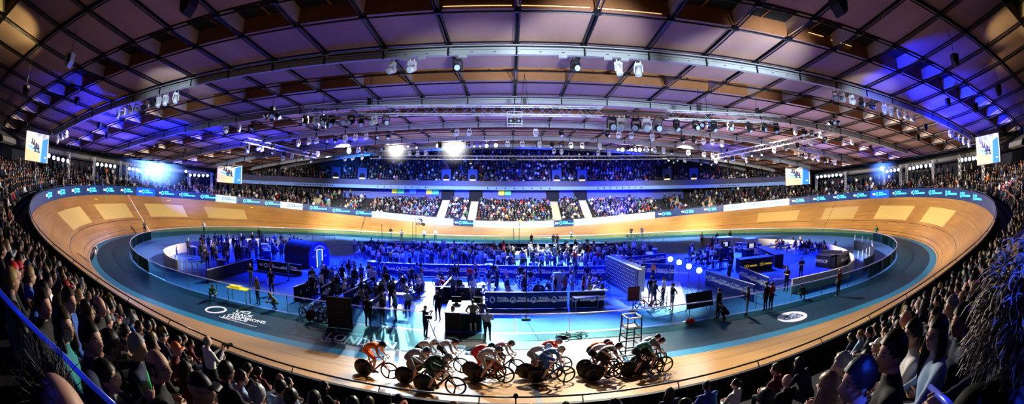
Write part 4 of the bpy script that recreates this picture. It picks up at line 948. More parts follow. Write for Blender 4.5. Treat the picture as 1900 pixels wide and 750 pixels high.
def make_body(name, J, hands=True, sleeves='long', shorts=False, voxel=.021, extra=None):
    """J: joints. one continuous remeshed body with separate face, hands; region = material slot"""
    mb = MB(); C = []
    def seg(pts, rad, reg, n=10, ref=None):
        mb.limb(pts, rad, n, 0, ref)
        g = lambda r: (sum(r)/2 if hasattr(r, '__len__') else r)
        for i in range(len(pts)-1): C.append((V(pts[i]), V(pts[i+1]), g(rad[i]), g(rad[i+1]), reg if not isinstance(reg, (list, tuple)) else reg[i]))
    J = {k: V(v) for k, v in J.items()}
    lat = (J['shl']-J['shr']).normalized()
    pel, ch, nb = J['pel'], J['chest'], J['neck']; wa = (pel+ch)/2+J.get('bow', V((0, 0, 0)))
    seg([pel-(wa-pel).normalized()*.03, pel+(wa-pel)*.35], [(.17, .125), (.162, .118)], 2, 14, tuple(lat))
    seg([pel+(wa-pel)*.3, wa, ch, (ch+nb)/2, nb-(nb-ch).normalized()*.05], [(.155, .112), (.15, .11), (.175, .122), (.165, .105), (.09, .08)], 1, 14, tuple(lat))
    hd = J['head']; hf = J.get('face', V((1, 0, 0))).normalized(); up = J.get('headup', V((0, 0, 1))); lf = up.cross(hf).normalized(); up = hf.cross(lf)
    HM = Matrix(((hf.x, lf.x, up.x, hd.x), (hf.y, lf.y, up.y, hd.y), (hf.z, lf.z, up.z, hd.z), (0, 0, 0, 1)))
    nk = HM @ V((-.02, 0, -.07)); seg([nb-(nb-ch).normalized()*.04, nk], [.062, .054], 0)
    for s, q in ((1, 'l'), (-1, 'r')):
        sh, el, wr = J['sh'+q], J['el'+q], J['wr'+q]
        seg([nb*.55+ch*.45+(sh-nb)*.25, sh], [.075, .066], 1)
        seg([sh, sh*.5+el*.5, el], [.062, .052, .043], 1 if sleeves != 'none' else 0)
        if sleeves == 'short': seg([sh*.2+el*.8, el], [.045, .042], 0)
        seg([el, el*.6+wr*.4, wr], [.042, .04, .028], 1 if sleeves == 'long' else 0)
        hp, kn, an, to = J['hp'+q], J['kn'+q], J['an'+q], J['to'+q]
        seg([hp, hp*.5+kn*.5, kn*.92+hp*.08], [.098, .08, .06], 2)
        if shorts: seg([kn*.9+hp*.1, kn], [.058, .056], 0)
        seg([kn, kn*.7+an*.3, an], [.056, .054, .037], 0 if shorts else 2)
        seg([an, an+(to-an)*.3, to], [.042, .046, .036], 3)
    o = mb.build('tmp', P_SKIN); m = o.modifiers.new('r', 'REMESH'); m.mode = 'VOXEL'; m.voxel_size = voxel; m.use_smooth_shade = True
    sm = o.modifiers.new('s', 'SMOOTH'); sm.factor = .5; sm.iterations = 4
    me = bpy.data.meshes.new_from_object(o.evaluated_get(bpy.context.evaluated_depsgraph_get())); bpy.data.objects.remove(o)
    nv, nf = len(me.vertices), len(me.polygons); co = np.empty(nv*3); me.vertices.foreach_get('co', co); co = co.reshape(-1, 3)
    ce = np.empty(nf*3); me.polygons.foreach_get('center', ce); ce = ce.reshape(-1, 3); best = np.full(nf, 1e9); reg = np.zeros(nf, int)
    for a, b, r0, r1, rg in C:
        a, b = np.array(a), np.array(b); ab = b-a; t = np.clip(((ce-a)@ab)/max(ab@ab, 1e-9), 0, 1); dd = np.linalg.norm(ce-a-t[:, None]*ab, axis=1)-(r0+(r1-r0)*t)
        k = dd < best; best[k] = dd[k]; reg[k] = rg
    out = MB(); out.v = [tuple(p) for p in co]; out.f = [tuple(p.vertices) for p in me.polygons]; out.m = reg.tolist(); bpy.data.meshes.remove(me)
    add_head(out, HM)
    if hands:
        for s, q in ((1, 'l'), (-1, 'r')):
            el, wr = J['el'+q], J['wr'+q]; d = J.get('hd'+q, wr-el); n = J.get('hn'+q, V((0, -s, 0))); add_hand(out, wr, d, n, -s, J.get('curl', V((.35, 0, 0))).x)
    me = out.mesh(name, PM, True); return me, HM
def stand(**k):
    J = dict(pel=(0, 0, .98), chest=(.01, 0, 1.3), neck=(0, 0, 1.5), head=(.035, 0, 1.635), shl=(0, .185, 1.43), shr=(0, -.185, 1.43), ell=(-.02, .25, 1.15), elr=(-.02, -.25, 1.15), wrl=(.05, .25, .90), wrr=(.05, -.25, .90),
             hpl=(0, .09, .93), hpr=(0, -.09, .93), knl=(.02, .11, .5), knr=(.02, -.11, .5), anl=(-.02, .12, .08), anr=(-.02, -.12, .08), tol=(.15, .14, .035), tor=(.15, -.14, .035)); J.update(k); return J
def sit(**k):
    J = dict(pel=(0, 0, .53), chest=(.04, 0, .83), neck=(.05, 0, 1.03), head=(.095, 0, 1.165), shl=(.05, .18, .96), shr=(.05, -.18, .96), ell=(.12, .245, .72), elr=(.12, -.245, .72), wrl=(.34, .1, .64), wrr=(.34, -.1, .64),
             hpl=(.02, .09, .51), hpr=(.02, -.09, .51), knl=(.42, .11, .52), knr=(.42, -.11, .52), anl=(.38, .11, .09), anr=(.38, -.11, .09), tol=(.54, .12, .04), tor=(.54, -.12, .04)); J.update(k); return J
yawv = lambda a, dz=0: (math.cos(a), math.sin(a), dz)
BODY = {}
def reg_body(key, J, **k): BODY[key] = make_body('person', J, **k)
reg_body('stand', stand()); reg_body('stand_tee', stand(wrl=(.12, .22, .93), ell=(-.03, .26, 1.17)), sleeves='short')
reg_body('stand_turn', stand(face=yawv(.7), wrr=(.2, -.12, 1.12), elr=(.02, -.27, 1.16)))
reg_body('crossed', stand(ell=(.06, .27, 1.17), elr=(.06, -.27, 1.17), wrl=(.2, -.1, 1.22), wrr=(.2, .1, 1.2), hdl=(.1, -1, .1), hdr=(.1, 1, .1)), sleeves='short')
reg_body('hips', stand(ell=(-.1, .36, 1.2), elr=(-.1, -.36, 1.2), wrl=(.04, .19, 1.04), wrr=(.04, -.19, 1.04)), sleeves='short', shorts=True)
reg_body('walk', stand(knl=(.2, .1, .52), anl=(.28, .1, .1), tol=(.45, .11, .06), knr=(-.03, -.1, .5), anr=(-.3, -.1, .14), tor=(-.18, -.11, .04), wrl=(-.12, .24, .95), ell=(-.12, .25, 1.17), wrr=(.24, -.22, .98), elr=(.04, -.25, 1.16)))
reg_body('camera_op', stand(face=yawv(0, -.1), ell=(.14, .22, 1.2), elr=(.1, -.28, 1.22), wrl=(.36, .1, 1.38), wrr=(.32, -.12, 1.42), hdl=(1, -.2, .3), hdr=(1, .2, .3)))
reg_body('crouch', dict(pel=(0, 0, .42), chest=(.2, 0, .66), neck=(.33, 0, .82), head=(.42, 0, .93), shl=(.3, .18, .76), shr=(.3, -.18, .76), ell=(.45, .24, .52), elr=(.45, -.24, .52), wrl=(.66, .1, .5), wrr=(.66, -.1, .5), hpl=(0, .1, .4), hpr=(0, -.1, .4), knl=(.34, .2, .44), knr=(.3, -.18, .42), anl=(.1, .16, .09), anr=(.06, -.15, .09), tol=(.26, .18, .04), tor=(.22, -.17, .04), face=(1, 0, -.3)))
reg_body('sit', sit()); reg_body('sit_r', sit(face=yawv(-.75), shl=(.09, .17, .96), shr=(.01, -.185, .96))); reg_body('sit_l', sit(face=yawv(.75), shr=(.09, -.17, .96), shl=(.01, .185, .96)))
reg_body('sit_lean', sit(chest=(.14, 0, .80), neck=(.26, 0, .97), head=(.33, 0, 1.08), shl=(.22, .18, .91), shr=(.22, -.18, .91), ell=(.34, .22, .66), elr=(.34, -.22, .66), wrl=(.48, .06, .72), wrr=(.48, -.06, .72)))
reg_body('sit_clap', sit(ell=(.14, .27, .76), elr=(.14, -.27, .76), wrl=(.33, .06, .90), wrr=(.33, -.06, .90), hdl=(1, -.25, .5), hdr=(1, .25, .5), face=yawv(-.4)))
reg_body('sit_phone', sit(ell=(.24, .17, .80), elr=(.24, -.17, .80), wrl=(.38, .05, 1.0), wrr=(.38, -.05, 1.0), hdl=(.25, -.1, 1), hdr=(.25, .1, 1), face=yawv(-.35), curl=(.6, 0, 0)))
HAIRS = {}
def hair_for(bk, kind):
    key = (bk, kind)
    if key not in HAIRS:
        HM = BODY[bk][1]; mb = cap_mesh(HM) if kind == 'cap' else hair_mesh(kind, HM); HAIRS[key] = mb.mesh('hair' if kind != 'cap' else 'cap', P_HAIR, True) if mb.f else None
    return HAIRS[key]
SKINS = [(.55, .33, .24), (.62, .38, .28), (.48, .28, .2), (.3, .17, .11), (.66, .42, .32)]
HAIRC = {'dark': (.012, .010, .009), 'brown': (.05, .028, .015), 'fair': (.32, .21, .09), 'grey': (.3, .3, .3), 'red': (.2, .06, .02), 'black': (.006, .006, .007)}
COLS = {'black': (.012, .012, .014), 'navy': (.015, .025, .07), 'grey': (.16, .16, .17), 'white': (.75, .75, .75), 'red': (.5, .03, .03), 'blue': (.04, .12, .45), 'green': (.05, .25, .1), 'orange': (.7, .22, .03), 'yellow': (.75, .6, .05), 'pink': (.65, .2, .3), 'maroon': (.16, .02, .03), 'teal': (.03, .25, .28), 'beige': (.42, .34, .24), 'pale blue': (.3, .42, .6)}
def person(bk, hair, loc, rz, top, bot='black', hc='dark', skin=0, scale=1.0, parent=None):
    o = link('person', BODY[bk][0]); o.location = loc; o.rotation_euler = (0, 0, rz); o.scale = (scale,)*3
    pr = {'c_skin': SKINS[skin], 'c_top': COLS.get(top, top), 'c_bot': COLS.get(bot, bot), 'c_hair': COLS[hc] if hair == 'cap' and hc in COLS else HAIRC.get(hc, hc)}
    for k, v in pr.items(): o[k] = [float(c) for c in v]
    hm = hair_for(bk, hair)
    if hm:
        h = link('cap' if hair == 'cap' else 'hair', hm, o)
        h['c_hair'] = o['c_hair']
    return o
HN = {'short': 'short hair', 'crop': 'cropped hair', 'long': 'long hair', 'bob': 'a bob', 'tail': 'a ponytail', 'fringe': 'balding hair', 'bald': 'a bald head', 'cap': 'a cap'}
# ================================================================== RIDERS AND TRACK BIKES
B_FRM = prop_mat('bike_frame', 'c_frame', .3, .02, 20); B_TYRE = mat('bike_tyre', (.012, .012, .013), .6, noise=.2); B_DISC = mat('bike_disc', (.02, .02, .024), .35, noise=.3, nscale=3); B_MET = mat('bike_metal', (.35, .36, .38), .3, .8, noise=.05); B_BLK = mat('bike_black', (.015, .015, .017), .45, noise=.2)
R_TOP = prop_mat('rider_top', 'c_top', .55, .1, 30, stripes=3.2); R_HEL = prop_mat('rider_helmet', 'c_helm', .25, .02, 10); R_VIS = mat('rider_visor', (.01, .012, .02), .08, noise=.1)
WR = .335
def spoke_wheel(n, c, r=WR):
    mb = MB(); mb.torus(c, r-.012, .012, 36, 6, 0); mb.torus(c, r-.042, .02, 36, 6, 1); mb.cyl((c[0], c[1]-.05, c[2]), (c[0], c[1]+.05, c[2]), .028, 10, 1)
    for i in range(n):
        a = 2*PI*i/n+.3; d = V((math.cos(a), 0, math.sin(a))); C = V(c)
        mb.path([C+d*.015, C+d*.12, C+d*(r-.05)], [(.032, .012), (.022, .011), (.036, .012)], 8, 1, ref=tuple(d.cross(V((0, 1, 0)))))
    return mb
def bike_parts(nspk, rear='disc'):
    P = {}
    mb = MB(); A = dict(ra=(0, 0, WR), bb=(.39, 0, .285), st=(.235, 0, .80), sp=(.18, 0, .96), ht=(.775, 0, .82), hb=(.815, 0, .68), fa=(.98, 0, WR))
    mb.path([A['bb'], A['st'], A['sp']], [(.03, .016), (.026, .014), (.02, .012)], 8, 0, ref=(1, 0, 0)); mb.path([A['st'], A['ht']], [(.02, .014), (.024, .018)], 8, 0, ref=(0, 0, 1))
    mb.path([A['bb'], (.6, 0, .48), A['hb']], [(.03, .02), (.034, .02), (.032, .02)], 8, 0, ref=(-.6, 0, .6)); mb.path([A['hb'], A['ht'], (.765, 0, .87)], [.022, .021, .018], 8, 0)
    for s in (-1, 1):
        mb.path([(.37, s*.03, .29), (.2, s*.055, .31), (0, s*.06, WR)], [.012, .012, .01], 6, 0); mb.path([(.25, s*.02, .72), (.12, s*.05, .53), (0, s*.06, WR)], [.011, .011, .009], 6, 0)
        mb.path([(.82, s*.02, .69), (.86, s*.055, .58), (.98, s*.055, WR)], [(.016, .012), (.018, .011), (.012, .009)], 6, 0, ref=(1, 0, 0))
    P['frame'] = mb.mesh('frame', [B_FRM], True)
    if rear == 'disc':
        mb = MB(); c = (0, 0, WR); mb.torus(c, WR-.012, .012, 40, 6, 0)
        pr = [(.03, -.03), (.12, -.024), (WR-.02, -.010), (WR-.02, .010), (.12, .024), (.03, .03)]; k = 36
        vs = [(r*math.cos(2*PI*j/k), y, WR+r*math.sin(2*PI*j/k)) for r, y in pr for j in range(k)]
        mb.add(vs, [(i*k+j, i*k+(j+1) % k, (i+1)*k+(j+1) % k, (i+1)*k+j) for i in range(5) for j in range(k)], 1); mb.cyl((0, -.06, WR), (0, .06, WR), .026, 10, 1)
    else: mb = spoke_wheel(5, (0, 0, WR))
    P['rear_wheel'] = mb.mesh('rear_wheel', [B_TYRE, B_DISC], True); P['front_wheel'] = spoke_wheel(nspk, (.98, 0, WR)).mesh('front_wheel', [B_TYRE, B_BLK], True)
    mb = MB(); mb.path([(.765, 0, .88), (.80, 0, .895), (.84, 0, .89)], .018, 7)
    mb.path([(.84, -.15, .90), (.84, 0, .89), (.84, .15, .90)], .014, 7)
    for s in (-1, 1): mb.path([(.84, s*.15, .90), (.89, s*.185, .90), (.945, s*.19, .875), (.955, s*.19, .82), (.91, s*.19, .765), (.84, s*.19, .755)], .014, 7)
    P['handlebar'] = mb.mesh('handlebar', [B_BLK], True)
    mb = MB(); mb.path([(.03, 0, .985), (.07, 0, .985), (.17, 0, .975), (.31, 0, .97)], [(.06, .012), (.075, .018), (.035, .018), (.018, .012)], 10, 0, ref=(0, 1, 0)); P['saddle'] = mb.mesh('saddle', [B_BLK], True)
    mb = MB(); mb.torus((.39, -.05, .285), .098, .006, 30, 4, 0); mb.cyl((.39, -.05, .285), (.39, -.054, .285), .085, 20, 0); mb.path([(.39, -.05, .375), (0, -.05, WR+.035)], .006, 4, 1); mb.path([(.39, -.05, .195), (0, -.05, WR-.035)], .006, 4, 1)
    P['chainring'] = mb.mesh('chainring', [B_BLK, B_MET])
    return P
BP = {3: bike_parts(3), 5: bike_parts(5), 4: bike_parts(5, 'spoke')}
CR = .167
def crank_mesh(ph):
    mb = MB(); bb = V((.39, 0, .285)); r = V((math.cos(ph), 0, -math.sin(ph)))*CR
    mb.cyl(bb+V((0, -.075, 0)), bb+V((0, .075, 0)), .018, 8)
    for s, q in ((-1, r), (1, -r)):
        mb.path([bb+V((0, s*.07, 0)), bb+V((0, s*.08, 0))+q], [.014, .011], 6); mb.box(tuple(bb+q+V((0, s*.12, 0))), (.09, .08, .02))
    return mb.mesh('crankset', [B_MET])
PHASES = [.2, 1.2, 2.3, 3.6]
CRK = [crank_mesh(p) for p in PHASES]
RB = []
for i, ph in enumerate(PHASES):
    J = dict(pel=(.17, 0, 1.055), chest=(.46, 0, 1.26), neck=(.68, 0, 1.27), head=(.815, 0, 1.30), bow=(-.03, 0, .05), shl=(.63, .175, 1.225), shr=(.63, -.175, 1.225), ell=(.70, .235, 1.0), elr=(.70, -.235, 1.0), wrl=(.855, .20, .82), wrr=(.855, -.20, .82),
             hdl=(.75, 0, -.5), hdr=(.75, 0, -.5), hnl=(-.3, -.3, -.9), hnr=(-.3, .3, -.9), hpl=(.2, .085, 1.02), hpr=(.2, -.085, 1.02), face=(1, 0, -.12 if i % 2 else .02), headup=(.25, 0, 1), curl=(1.1, 0, 0))
    r = V((math.cos(ph), 0, -math.sin(ph)))*CR
    for q, s, c in (('r', -1, r), ('l', 1, -r)):
        pd = V((.39, s*.12, .285))+c; J['an'+q] = pd+V((-.12, 0, .085)); J['to'+q] = pd+V((.05, 0, .03)); J['kn'+q] = ik(J['hp'+q], J['an'+q], .43, .43, (1, s*.12, .25))
    me, HM = make_body('rider', J, sleeves='short', shorts=True); me.materials[1] = R_TOP; RB.append((me, HM))
HELM = [helmet_mesh(b[1]).mesh('helmet', [R_HEL, R_VIS], True) for b in RB]
def on_track(px, py):
    z = .4
    for _ in range(30): p = on_z(px, py, z); z = .5*z+.5*max(0, math.tan(math.radians(12.18))*(-p[1]-RB_)) 
    return V(p)
RB_ = 26.23
def make_bike(loc, rz, frame, phase, nspk=3, label='', grp='track bikes of the racing bunch', roll=0, tilt=0):
    P = BP[nspk]; root = empty('track_bike', label, 'bicycle', loc, rz, grp); root.rotation_euler = (tilt, roll, rz)
    for n in ('frame', 'rear_wheel', 'front_wheel', 'handlebar', 'saddle', 'chainring'):
        o = link(n, P[n], root)
        if n == 'frame': o['c_frame'] = [float(c) for c in frame]
    link('crankset', CRK[phase], root); return root
def make_rider(loc, rz, phase, top, top2, bot, helm, skin=1, label='', roll=0, tilt=0):
    o = link('rider', RB[phase][0]); o.location = loc; o.rotation_euler = (tilt, roll, rz)
    for k, v in dict(c_skin=SKINS[skin], c_top=top, c_top_b=top2, c_bot=bot, c_hair=(.02, .02, .02)).items(): o[k] = [float(c) for c in v]
    h = link('helmet', HELM[phase], o); h['c_helm'] = [float(c) for c in helm]
    return tag(o, label, 'cyclist', 'racing cyclists in the bunch')
W3, GR, LG = (.62, .62, .66), (.22, .23, .26), (.4, .42, .46); ORA = (.75, .16, .015); BK = (.012, .012, .015); REDC = (.6, .02, .03); NAV = (.015, .025, .09); BLUJ = (.02, .13, .45); TEA = (.03, .24, .28)
RID = [ # rear contact px, front contact px, jersey, second, shorts, helmet, frame, name, spokes
 ((674, 697), (725, 705), ORA, (.8, .25, .03), ORA, NAV, (.25, .01, .01), 'orange-kitted cyclist at the tail of the bunch, farthest left', 3),
 ((751, 712.5), (806, 718), LG, LG, GR, (.08, .09, .16), BK, 'pale grey cyclist just behind the green-striped cyclist', 3),
 ((788, 728.5), (846, 734.5), (.01, .10, .07), (.02, .02, .03), (.008, .05, .035), (.25, .3, .4), BK, 'dark green striped cyclist, nearest to the trackside rail', 3),
 ((768, 690), (820, 694), W3, (.5, .5, .5), BK, W3, BK, 'white cyclist with white helmet behind the pale grey cyclist', 5),
 ((808, 687), (861, 694), (.3, .3, .38), LG, BK, (.03, .03, .06), BK, 'slate-topped cyclist on the inside, upright before the bright floor', 3),
 ((872, 699), (926, 704), REDC, (.3, .01, .02), REDC, NAV, (.3, .01, .02), 'red cyclist with blue helmet behind a pale grey one', 5),
 ((882, 709), (940, 712), LG, (.5, .5, .55), LG, (.1, .12, .22), (.3, .02, .03), 'light grey cyclist beside the red cyclist on a red bike', 3),
 ((910, 691), (963, 696), (.45, .33, .36), LG, BK, (.15, .1, .14), BK, 'pinkish grey cyclist leading the red cyclist on inside', 3),
 ((990, 687), (1058, 691), (.7, .06, .03), REDC, BK, (.35, .38, .45), BK, 'red-topped cyclist with pale helmet on the inside mid-bunch', 3),
 ((973, 703), (1030, 704), LG, W3, GR, W3, (.2, .02, .02), 'whitish cyclist tucked between red top and blue cyclists', 5),
 ((995.6, 712), (1050, 710), BLUJ, (.2, .4, .75), BLUJ, (.5, .55, .65), (.02, .1, .4), 'blue cyclist on a blue bike at the middle front', 3),
 ((1082, 695), (1137, 694), (.85, .38, .03), ORA, BK, NAV, BK, 'orange and yellow topped cyclist on inside, right of middle', 3),
 ((1086, 702), (1140, 700), W3, (.6, .35, .4), BK, (.4, .06, .05), (.3, .02, .1), 'white and pink cyclist beside the orange and yellow one', 5),
 ((1102, 709), (1152.7, 703), NAV, W3, BK, (.02, .02, .04), BK, 'navy and white cyclist on the outside, right of middle', 3),
 ((1165, 702), (1215, 694), TEA, (.1, .4, .42), BK, (.15, .3, .34), BK, 'teal cyclist at the back of the leading trio', 5),
 ((1176, 690), (1226, 681), LG, (.03, .04, .1), BK, BK, BK, 'grey cyclist on the inside of the leading trio', 3),
 ((1185, 697), (1231, 692), (.1, .1, .18), (.25, .2, .3), BK, (.03, .025, .06), BK, 'dark slate cyclist with purple helmet leading at far right', 3)]
for i, (r, f, t1, t2, bt, hl, fr, nm, ns) in enumerate(RID):
    A, B = on_track(*r), on_track(*f); M = (A+B)/2; d = B-A; rz = math.atan2(d.y, d.x)*.5; sl = math.sin(math.radians(12.18)); L = .98
    loc = M-V((math.cos(rz), math.sin(rz), 0))*L/2; loc.z = math.tan(math.radians(12.18))*(-loc.y-RB_); fz = loc.z-math.tan(math.radians(12.18))*math.sin(rz)*L
    roll = -math.atan2(fz-loc.z, L); lean = -.04
    make_bike(loc, rz, fr, i % 4, ns, 'track bike under the '+nm.split(',')[0].replace(' at the tail of the bunch', ''), roll=roll, tilt=lean); make_rider(loc, rz, i % 4, t1, t2, bt, hl, [1, 0, 4, 1][i % 4], nm, roll, lean)
# riders alone elsewhere on the track
s = 214.4; p = V(track_pt(s, .25)); (c_, n_, d_) = ring(s); tv = V(track_pt(s+.6, .25))-p; rz = math.atan2(tv.y, tv.x)
P_ = V(on_z(168, 484, .15)); p = V((P_.x, P_.y, .2)); make_bike(p, rz, BK, 1, 3, 'track bike of the lone white cyclist low on the left turn', None, tilt=-.5); o = make_rider(p, rz, 1, W3, (.3, .3, .35), W3, W3, 1, 'lone white cyclist leaning low on the left turn', 0, -.5)
del o['group']
s = 2*PER/4+15.8; p = V(track_pt(s, 5.2)); tv = V(track_pt(s+.6, 5.2))-p; rz = math.atan2(tv.y, tv.x)
make_bike(p, rz, BK, 2, 5, 'track bike of the dark cyclist high on the far track', None, tilt=-.35); o = make_rider(p, rz, 2, BK, BK, BK, BK, 1, 'dark cyclist riding high on far track left of centre', 0, -.35); del o['group']
# bike lying on the apron by the fence
P_ = V(on_z(1060, 623, 0)); b = make_bike((P_.x-.5, P_.y+.3, .05), .1, BK, 0, 5, 'dark bike lying flat on the apron against the fence, right of centre', None, tilt=PI/2-.08)
# ================================================================== SPECTATORS
rc = random.Random(5)
def top_pick(near=True):
    return rc.choices(['black', 'navy', 'grey', 'white', 'blue', 'maroon', 'red', 'green', 'beige', 'orange', 'pale blue', 'pink', 'yellow'], [36, 28, 14, 6, 4, 3.5, 1.6, 1.2, 4, .7, 3, .8, .3])[0]
def head_pt(o, bk, s=1.0):
    hm = BODY[bk][1]; p = o.matrix_basis @ hm.translation; return p
HEROES = [  # head px, distance, pose, hair, hair colour, top, skin, facing degrees (world), label
 ((197, 700), 3.0, 'sit_phone', 'crop', 'dark', 'grey', 1, 60, 'man holding up a phone with green screen, lower left foreground'),
 ((293, 680), 3.1, 'sit_r', 'fringe', 'dark', 'black', 1, 62, 'balding man with glasses, right of the man holding a phone'),
 ((372, 722), 3.0, 'sit_r', 'cap', 'black', 'black', 1, 60, 'man in a dark cap at bottom left, right of balding man with glasses'),
 ((168, 628), 2.95, 'sit_r', 'crop', 'dark', 'navy', 1, 60, 'short-haired man in sharp profile above the man holding a phone'),
 ((118, 604), 3.45, 'sit_r', 'bob', 'brown', 'teal', 4, 60, 'woman in teal top with glasses and bobbed hair, left foreground'),
 ((255, 645), 3.8, 'sit_r', 'crop', 'grey', 'navy', 1, 58, 'grey-haired man with glasses in navy, left foreground third row'),
 ((205, 640), 3.8, 'sit', 'short', 'dark', 'black', 3, 62, 'dark-haired man in black between two profile men, left foreground'),
 ((80, 565), 3.9, 'sit_r', 'short', 'dark', 'black', 1, 58, 'man in profile left of the woman in teal'),
 ((128, 558), 4.6, 'sit_r', 'short', 'brown', 'blue', 1, 58, 'brown-haired man in blue looking down to the track, left stand'),
 ((185, 570), 5.4, 'sit_r', 'fringe', 'dark', 'black', 1, 60, 'balding spectator sitting by the left stair, mid left'),
 ((327, 648), 7.0, 'sit_r', 'cap', 'orange', 'maroon', 1, 60, 'spectator in an orange cap, left stand near the rail'),
 ((447, 702), 6.2, 'sit_r', 'short', 'brown', 'pale blue', 1, 70, 'brown-haired man in a pale blue shirt, lower left'),
 ((420, 690), 5.0, 'sit', 'short', 'black', 'black', 3, 70, 'black-haired man in black left of the pale blue shirt, lower left'),
 ((478, 733), 4.6, 'sit', 'short', 'grey', 'grey', 1, 80, 'grey-haired spectator seen from behind at lower left edge'),
 ((540, 738), 5.2, 'sit', 'short', 'dark', 'navy', 1, 85, 'dark-haired spectator in navy low at the bottom edge, left of centre'),
 ((345, 690), 5.4, 'sit', 'bob', 'brown', 'red', 1, 66, 'bob-haired woman in red behind cap man, left foreground'),
 ((1592, 708), 2.25, 'sit_l', 'short', 'dark', 'black', 1, 118, 'dark-haired man in profile with large head, lower right foreground'),
 ((1655, 655), 2.6, 'sit_l', 'short', 'dark', 'black', 1, 118, 'bearded dark-haired man in black, right foreground behind a white shirt'),
 ((1693, 620), 3.9, 'sit_l', 'short', 'dark', 'white', 1, 118, 'dark-haired man in a white shirt, right foreground'),
 ((1738, 620), 3.3, 'sit_l', 'long', 'dark', 'pale blue', 4, 125, 'long-haired woman with glasses right of the white shirt'),
 ((1782, 596), 3.5, 'sit_l', 'short', 'dark', 'navy', 1, 125, 'dark-haired spectator in profile left of the blue-lit blonde woman'),
 ((1765, 570), 5.2, 'sit_l', 'short', 'grey', 'grey', 4, 118, 'white-haired spectator among dark heads, right stand'),
 ((1562, 676), 4.6, 'sit_l', 'short', 'grey', 'grey', 4, 110, 'silver-haired man low on the right, front of dark-haired man'),
 ((1536, 718), 3.6, 'sit', 'long', 'fair', 'beige', 4, 105, 'long fair-haired woman seen from behind at bottom right'),
 ((1420, 742), 4.4, 'sit', 'short', 'dark', 'black', 1, 98, 'dark-haired spectator cut by the bottom edge, right of centre'),
 ((1460, 707), 7.4, 'sit', 'bald', 'grey', 'black', 1, 100, 'bald spectator shining above the lower right heads'),
 ((1440, 686), 8.2, 'sit_l', 'short', 'brown', 'maroon', 1, 105, 'reddish-brown haired spectator above bald one, lower right'),
 ((1735, 590), 5.8, 'sit_l', 'short', 'brown', 'red', 1, 120, 'spectator in a bright red top among dark right stand'),
 ((1680, 592), 6.4, 'sit_l', 'fringe', 'fair', 'yellow', 1, 115, 'fair-haired spectator in yellow, upper row of right stand')]
hero_heads = []
for px, D, bk, hair, hc, top, sk, deg, lab in HEROES:
    H = V(at_dist(*px, D)); rz = math.radians(deg)
    hm = BODY[bk][1].translation; R = Matrix.Rotation(rz, 3, 'Z'); loc = H-R @ hm
    o = person(bk, hair, loc, rz, top, 'black', hc, sk); tag(o, lab, 'person'); hero_heads.append(H)
    if 'glasses' in lab:
        HM = BODY[bk][1]; mb = MB()
        for s_ in (-1, 1):
            mb.path([HM @ V((.096+.004*0, s_*.033+.02*math.cos(a*PI/5), .008+.015*math.sin(a*PI/5))) for a in range(10)], .0022, 4, closed=True); mb.path([HM @ V((.095, s_*.053, .012)), HM @ V((.05, s_*.076, .012)), HM @ V((0, s_*.078, .008))], .002, 4)
        mb.path([HM @ V((.1, -.013, .012)), HM @ V((.1, .013, .012))], .002, 4); mb.build('glasses', P_EYE, o)
    if 'phone' in lab and bk == 'sit_phone':
        M_SCR = mat('phone_green', (.05, .4, .12), .3, emis=(.1, .8, .25), estr=.5)
        ph = empty('mobile_phone', 'mobile phone with green lit screen held up by seated man', 'phone', o.matrix_basis @ V((.43, 0, 1.12)), rz); MB().box((0, 0, 0), (.009, .075, .15)).build('phone_case', B_BLK, ph); MB().box((-.0055, 0, 0), (.002, .068, .138)).build('phone_screen', M_SCR, ph)
    # each front-row hero sits on a plain stand seat
# standing man in a white shirt at the rail (left)
H = V(at_dist(385, 634, 9.0)); hm = BODY['stand'][1].translation; o = person('camera_op', 'fringe', H-Matrix.Rotation(1.2, 3, 'Z') @ BODY['camera_op'][1].translation, 1.2, 'white', 'black', 'grey', 1); tag(o, 'photographer in a white shirt leaning out by the near left rail', 'person'); hero_heads.append(H)
cmo = empty('photo_camera', 'black camera held by the white-shirted photographer at left rail', 'camera', o.matrix_basis @ V((.46, 0, 1.47)), 1.2); mb = MB(); mb.box((0, 0, 0), (.09, .15, .1)); mb.build('camera_body', B_BLK, cmo); mb = MB(); mb.cyl((.04, 0, 0), (.18, 0, 0), .04, 10); mb.build('lens', B_BLK, cmo)
# very close figures: frizzy head low left, big blonde hair right
def strands(mb, HM, n, f, r=.0022):
    r2 = random.Random(3)
    for i in range(n):
        pts = f(r2)
        mb.path([HM @ V(p) for p in pts], [r]*(len(pts)-1)+[r*.4], 3, cap=False)
def hero_hair(o, bk, mb): h = mb.build('hair', P_HAIR, o, True); h['c_hair'] = o['c_hair']; return h
H = V(at_dist(122, 772, 1.3)); bk = 'sit_r'; rz = math.radians(55); o = person(bk, 'fringe', H-Matrix.Rotation(rz, 3, 'Z') @ BODY[bk][1].translation, rz, 'black', 'black', 'dark', 1); tag(o, 'nearest spectator at bottom left, bald crown with frizzy dark tuft', 'person'); hero_heads.append(H)
mb = MB()
def tuft(r2):
    a = r2.uniform(1.5, 4.7); z = r2.uniform(.2, .95); q = math.sqrt(1-z*z); u = V((q*math.cos(a), q*math.sin(a), z)); b = head_shape(u); d = V((r2.uniform(-1, .3), r2.uniform(-1, 1), r2.uniform(.1, 1))).normalized(); L = r2.uniform(.02, .06)
    return [b*.98, b+(u+d*.5)*L*.4, b+(u+d)*L*.7, b+(u*.8+d*1.3)*L]
strands(mb, BODY[bk][1], 420, tuft, .0016); hero_hair(o, bk, mb)
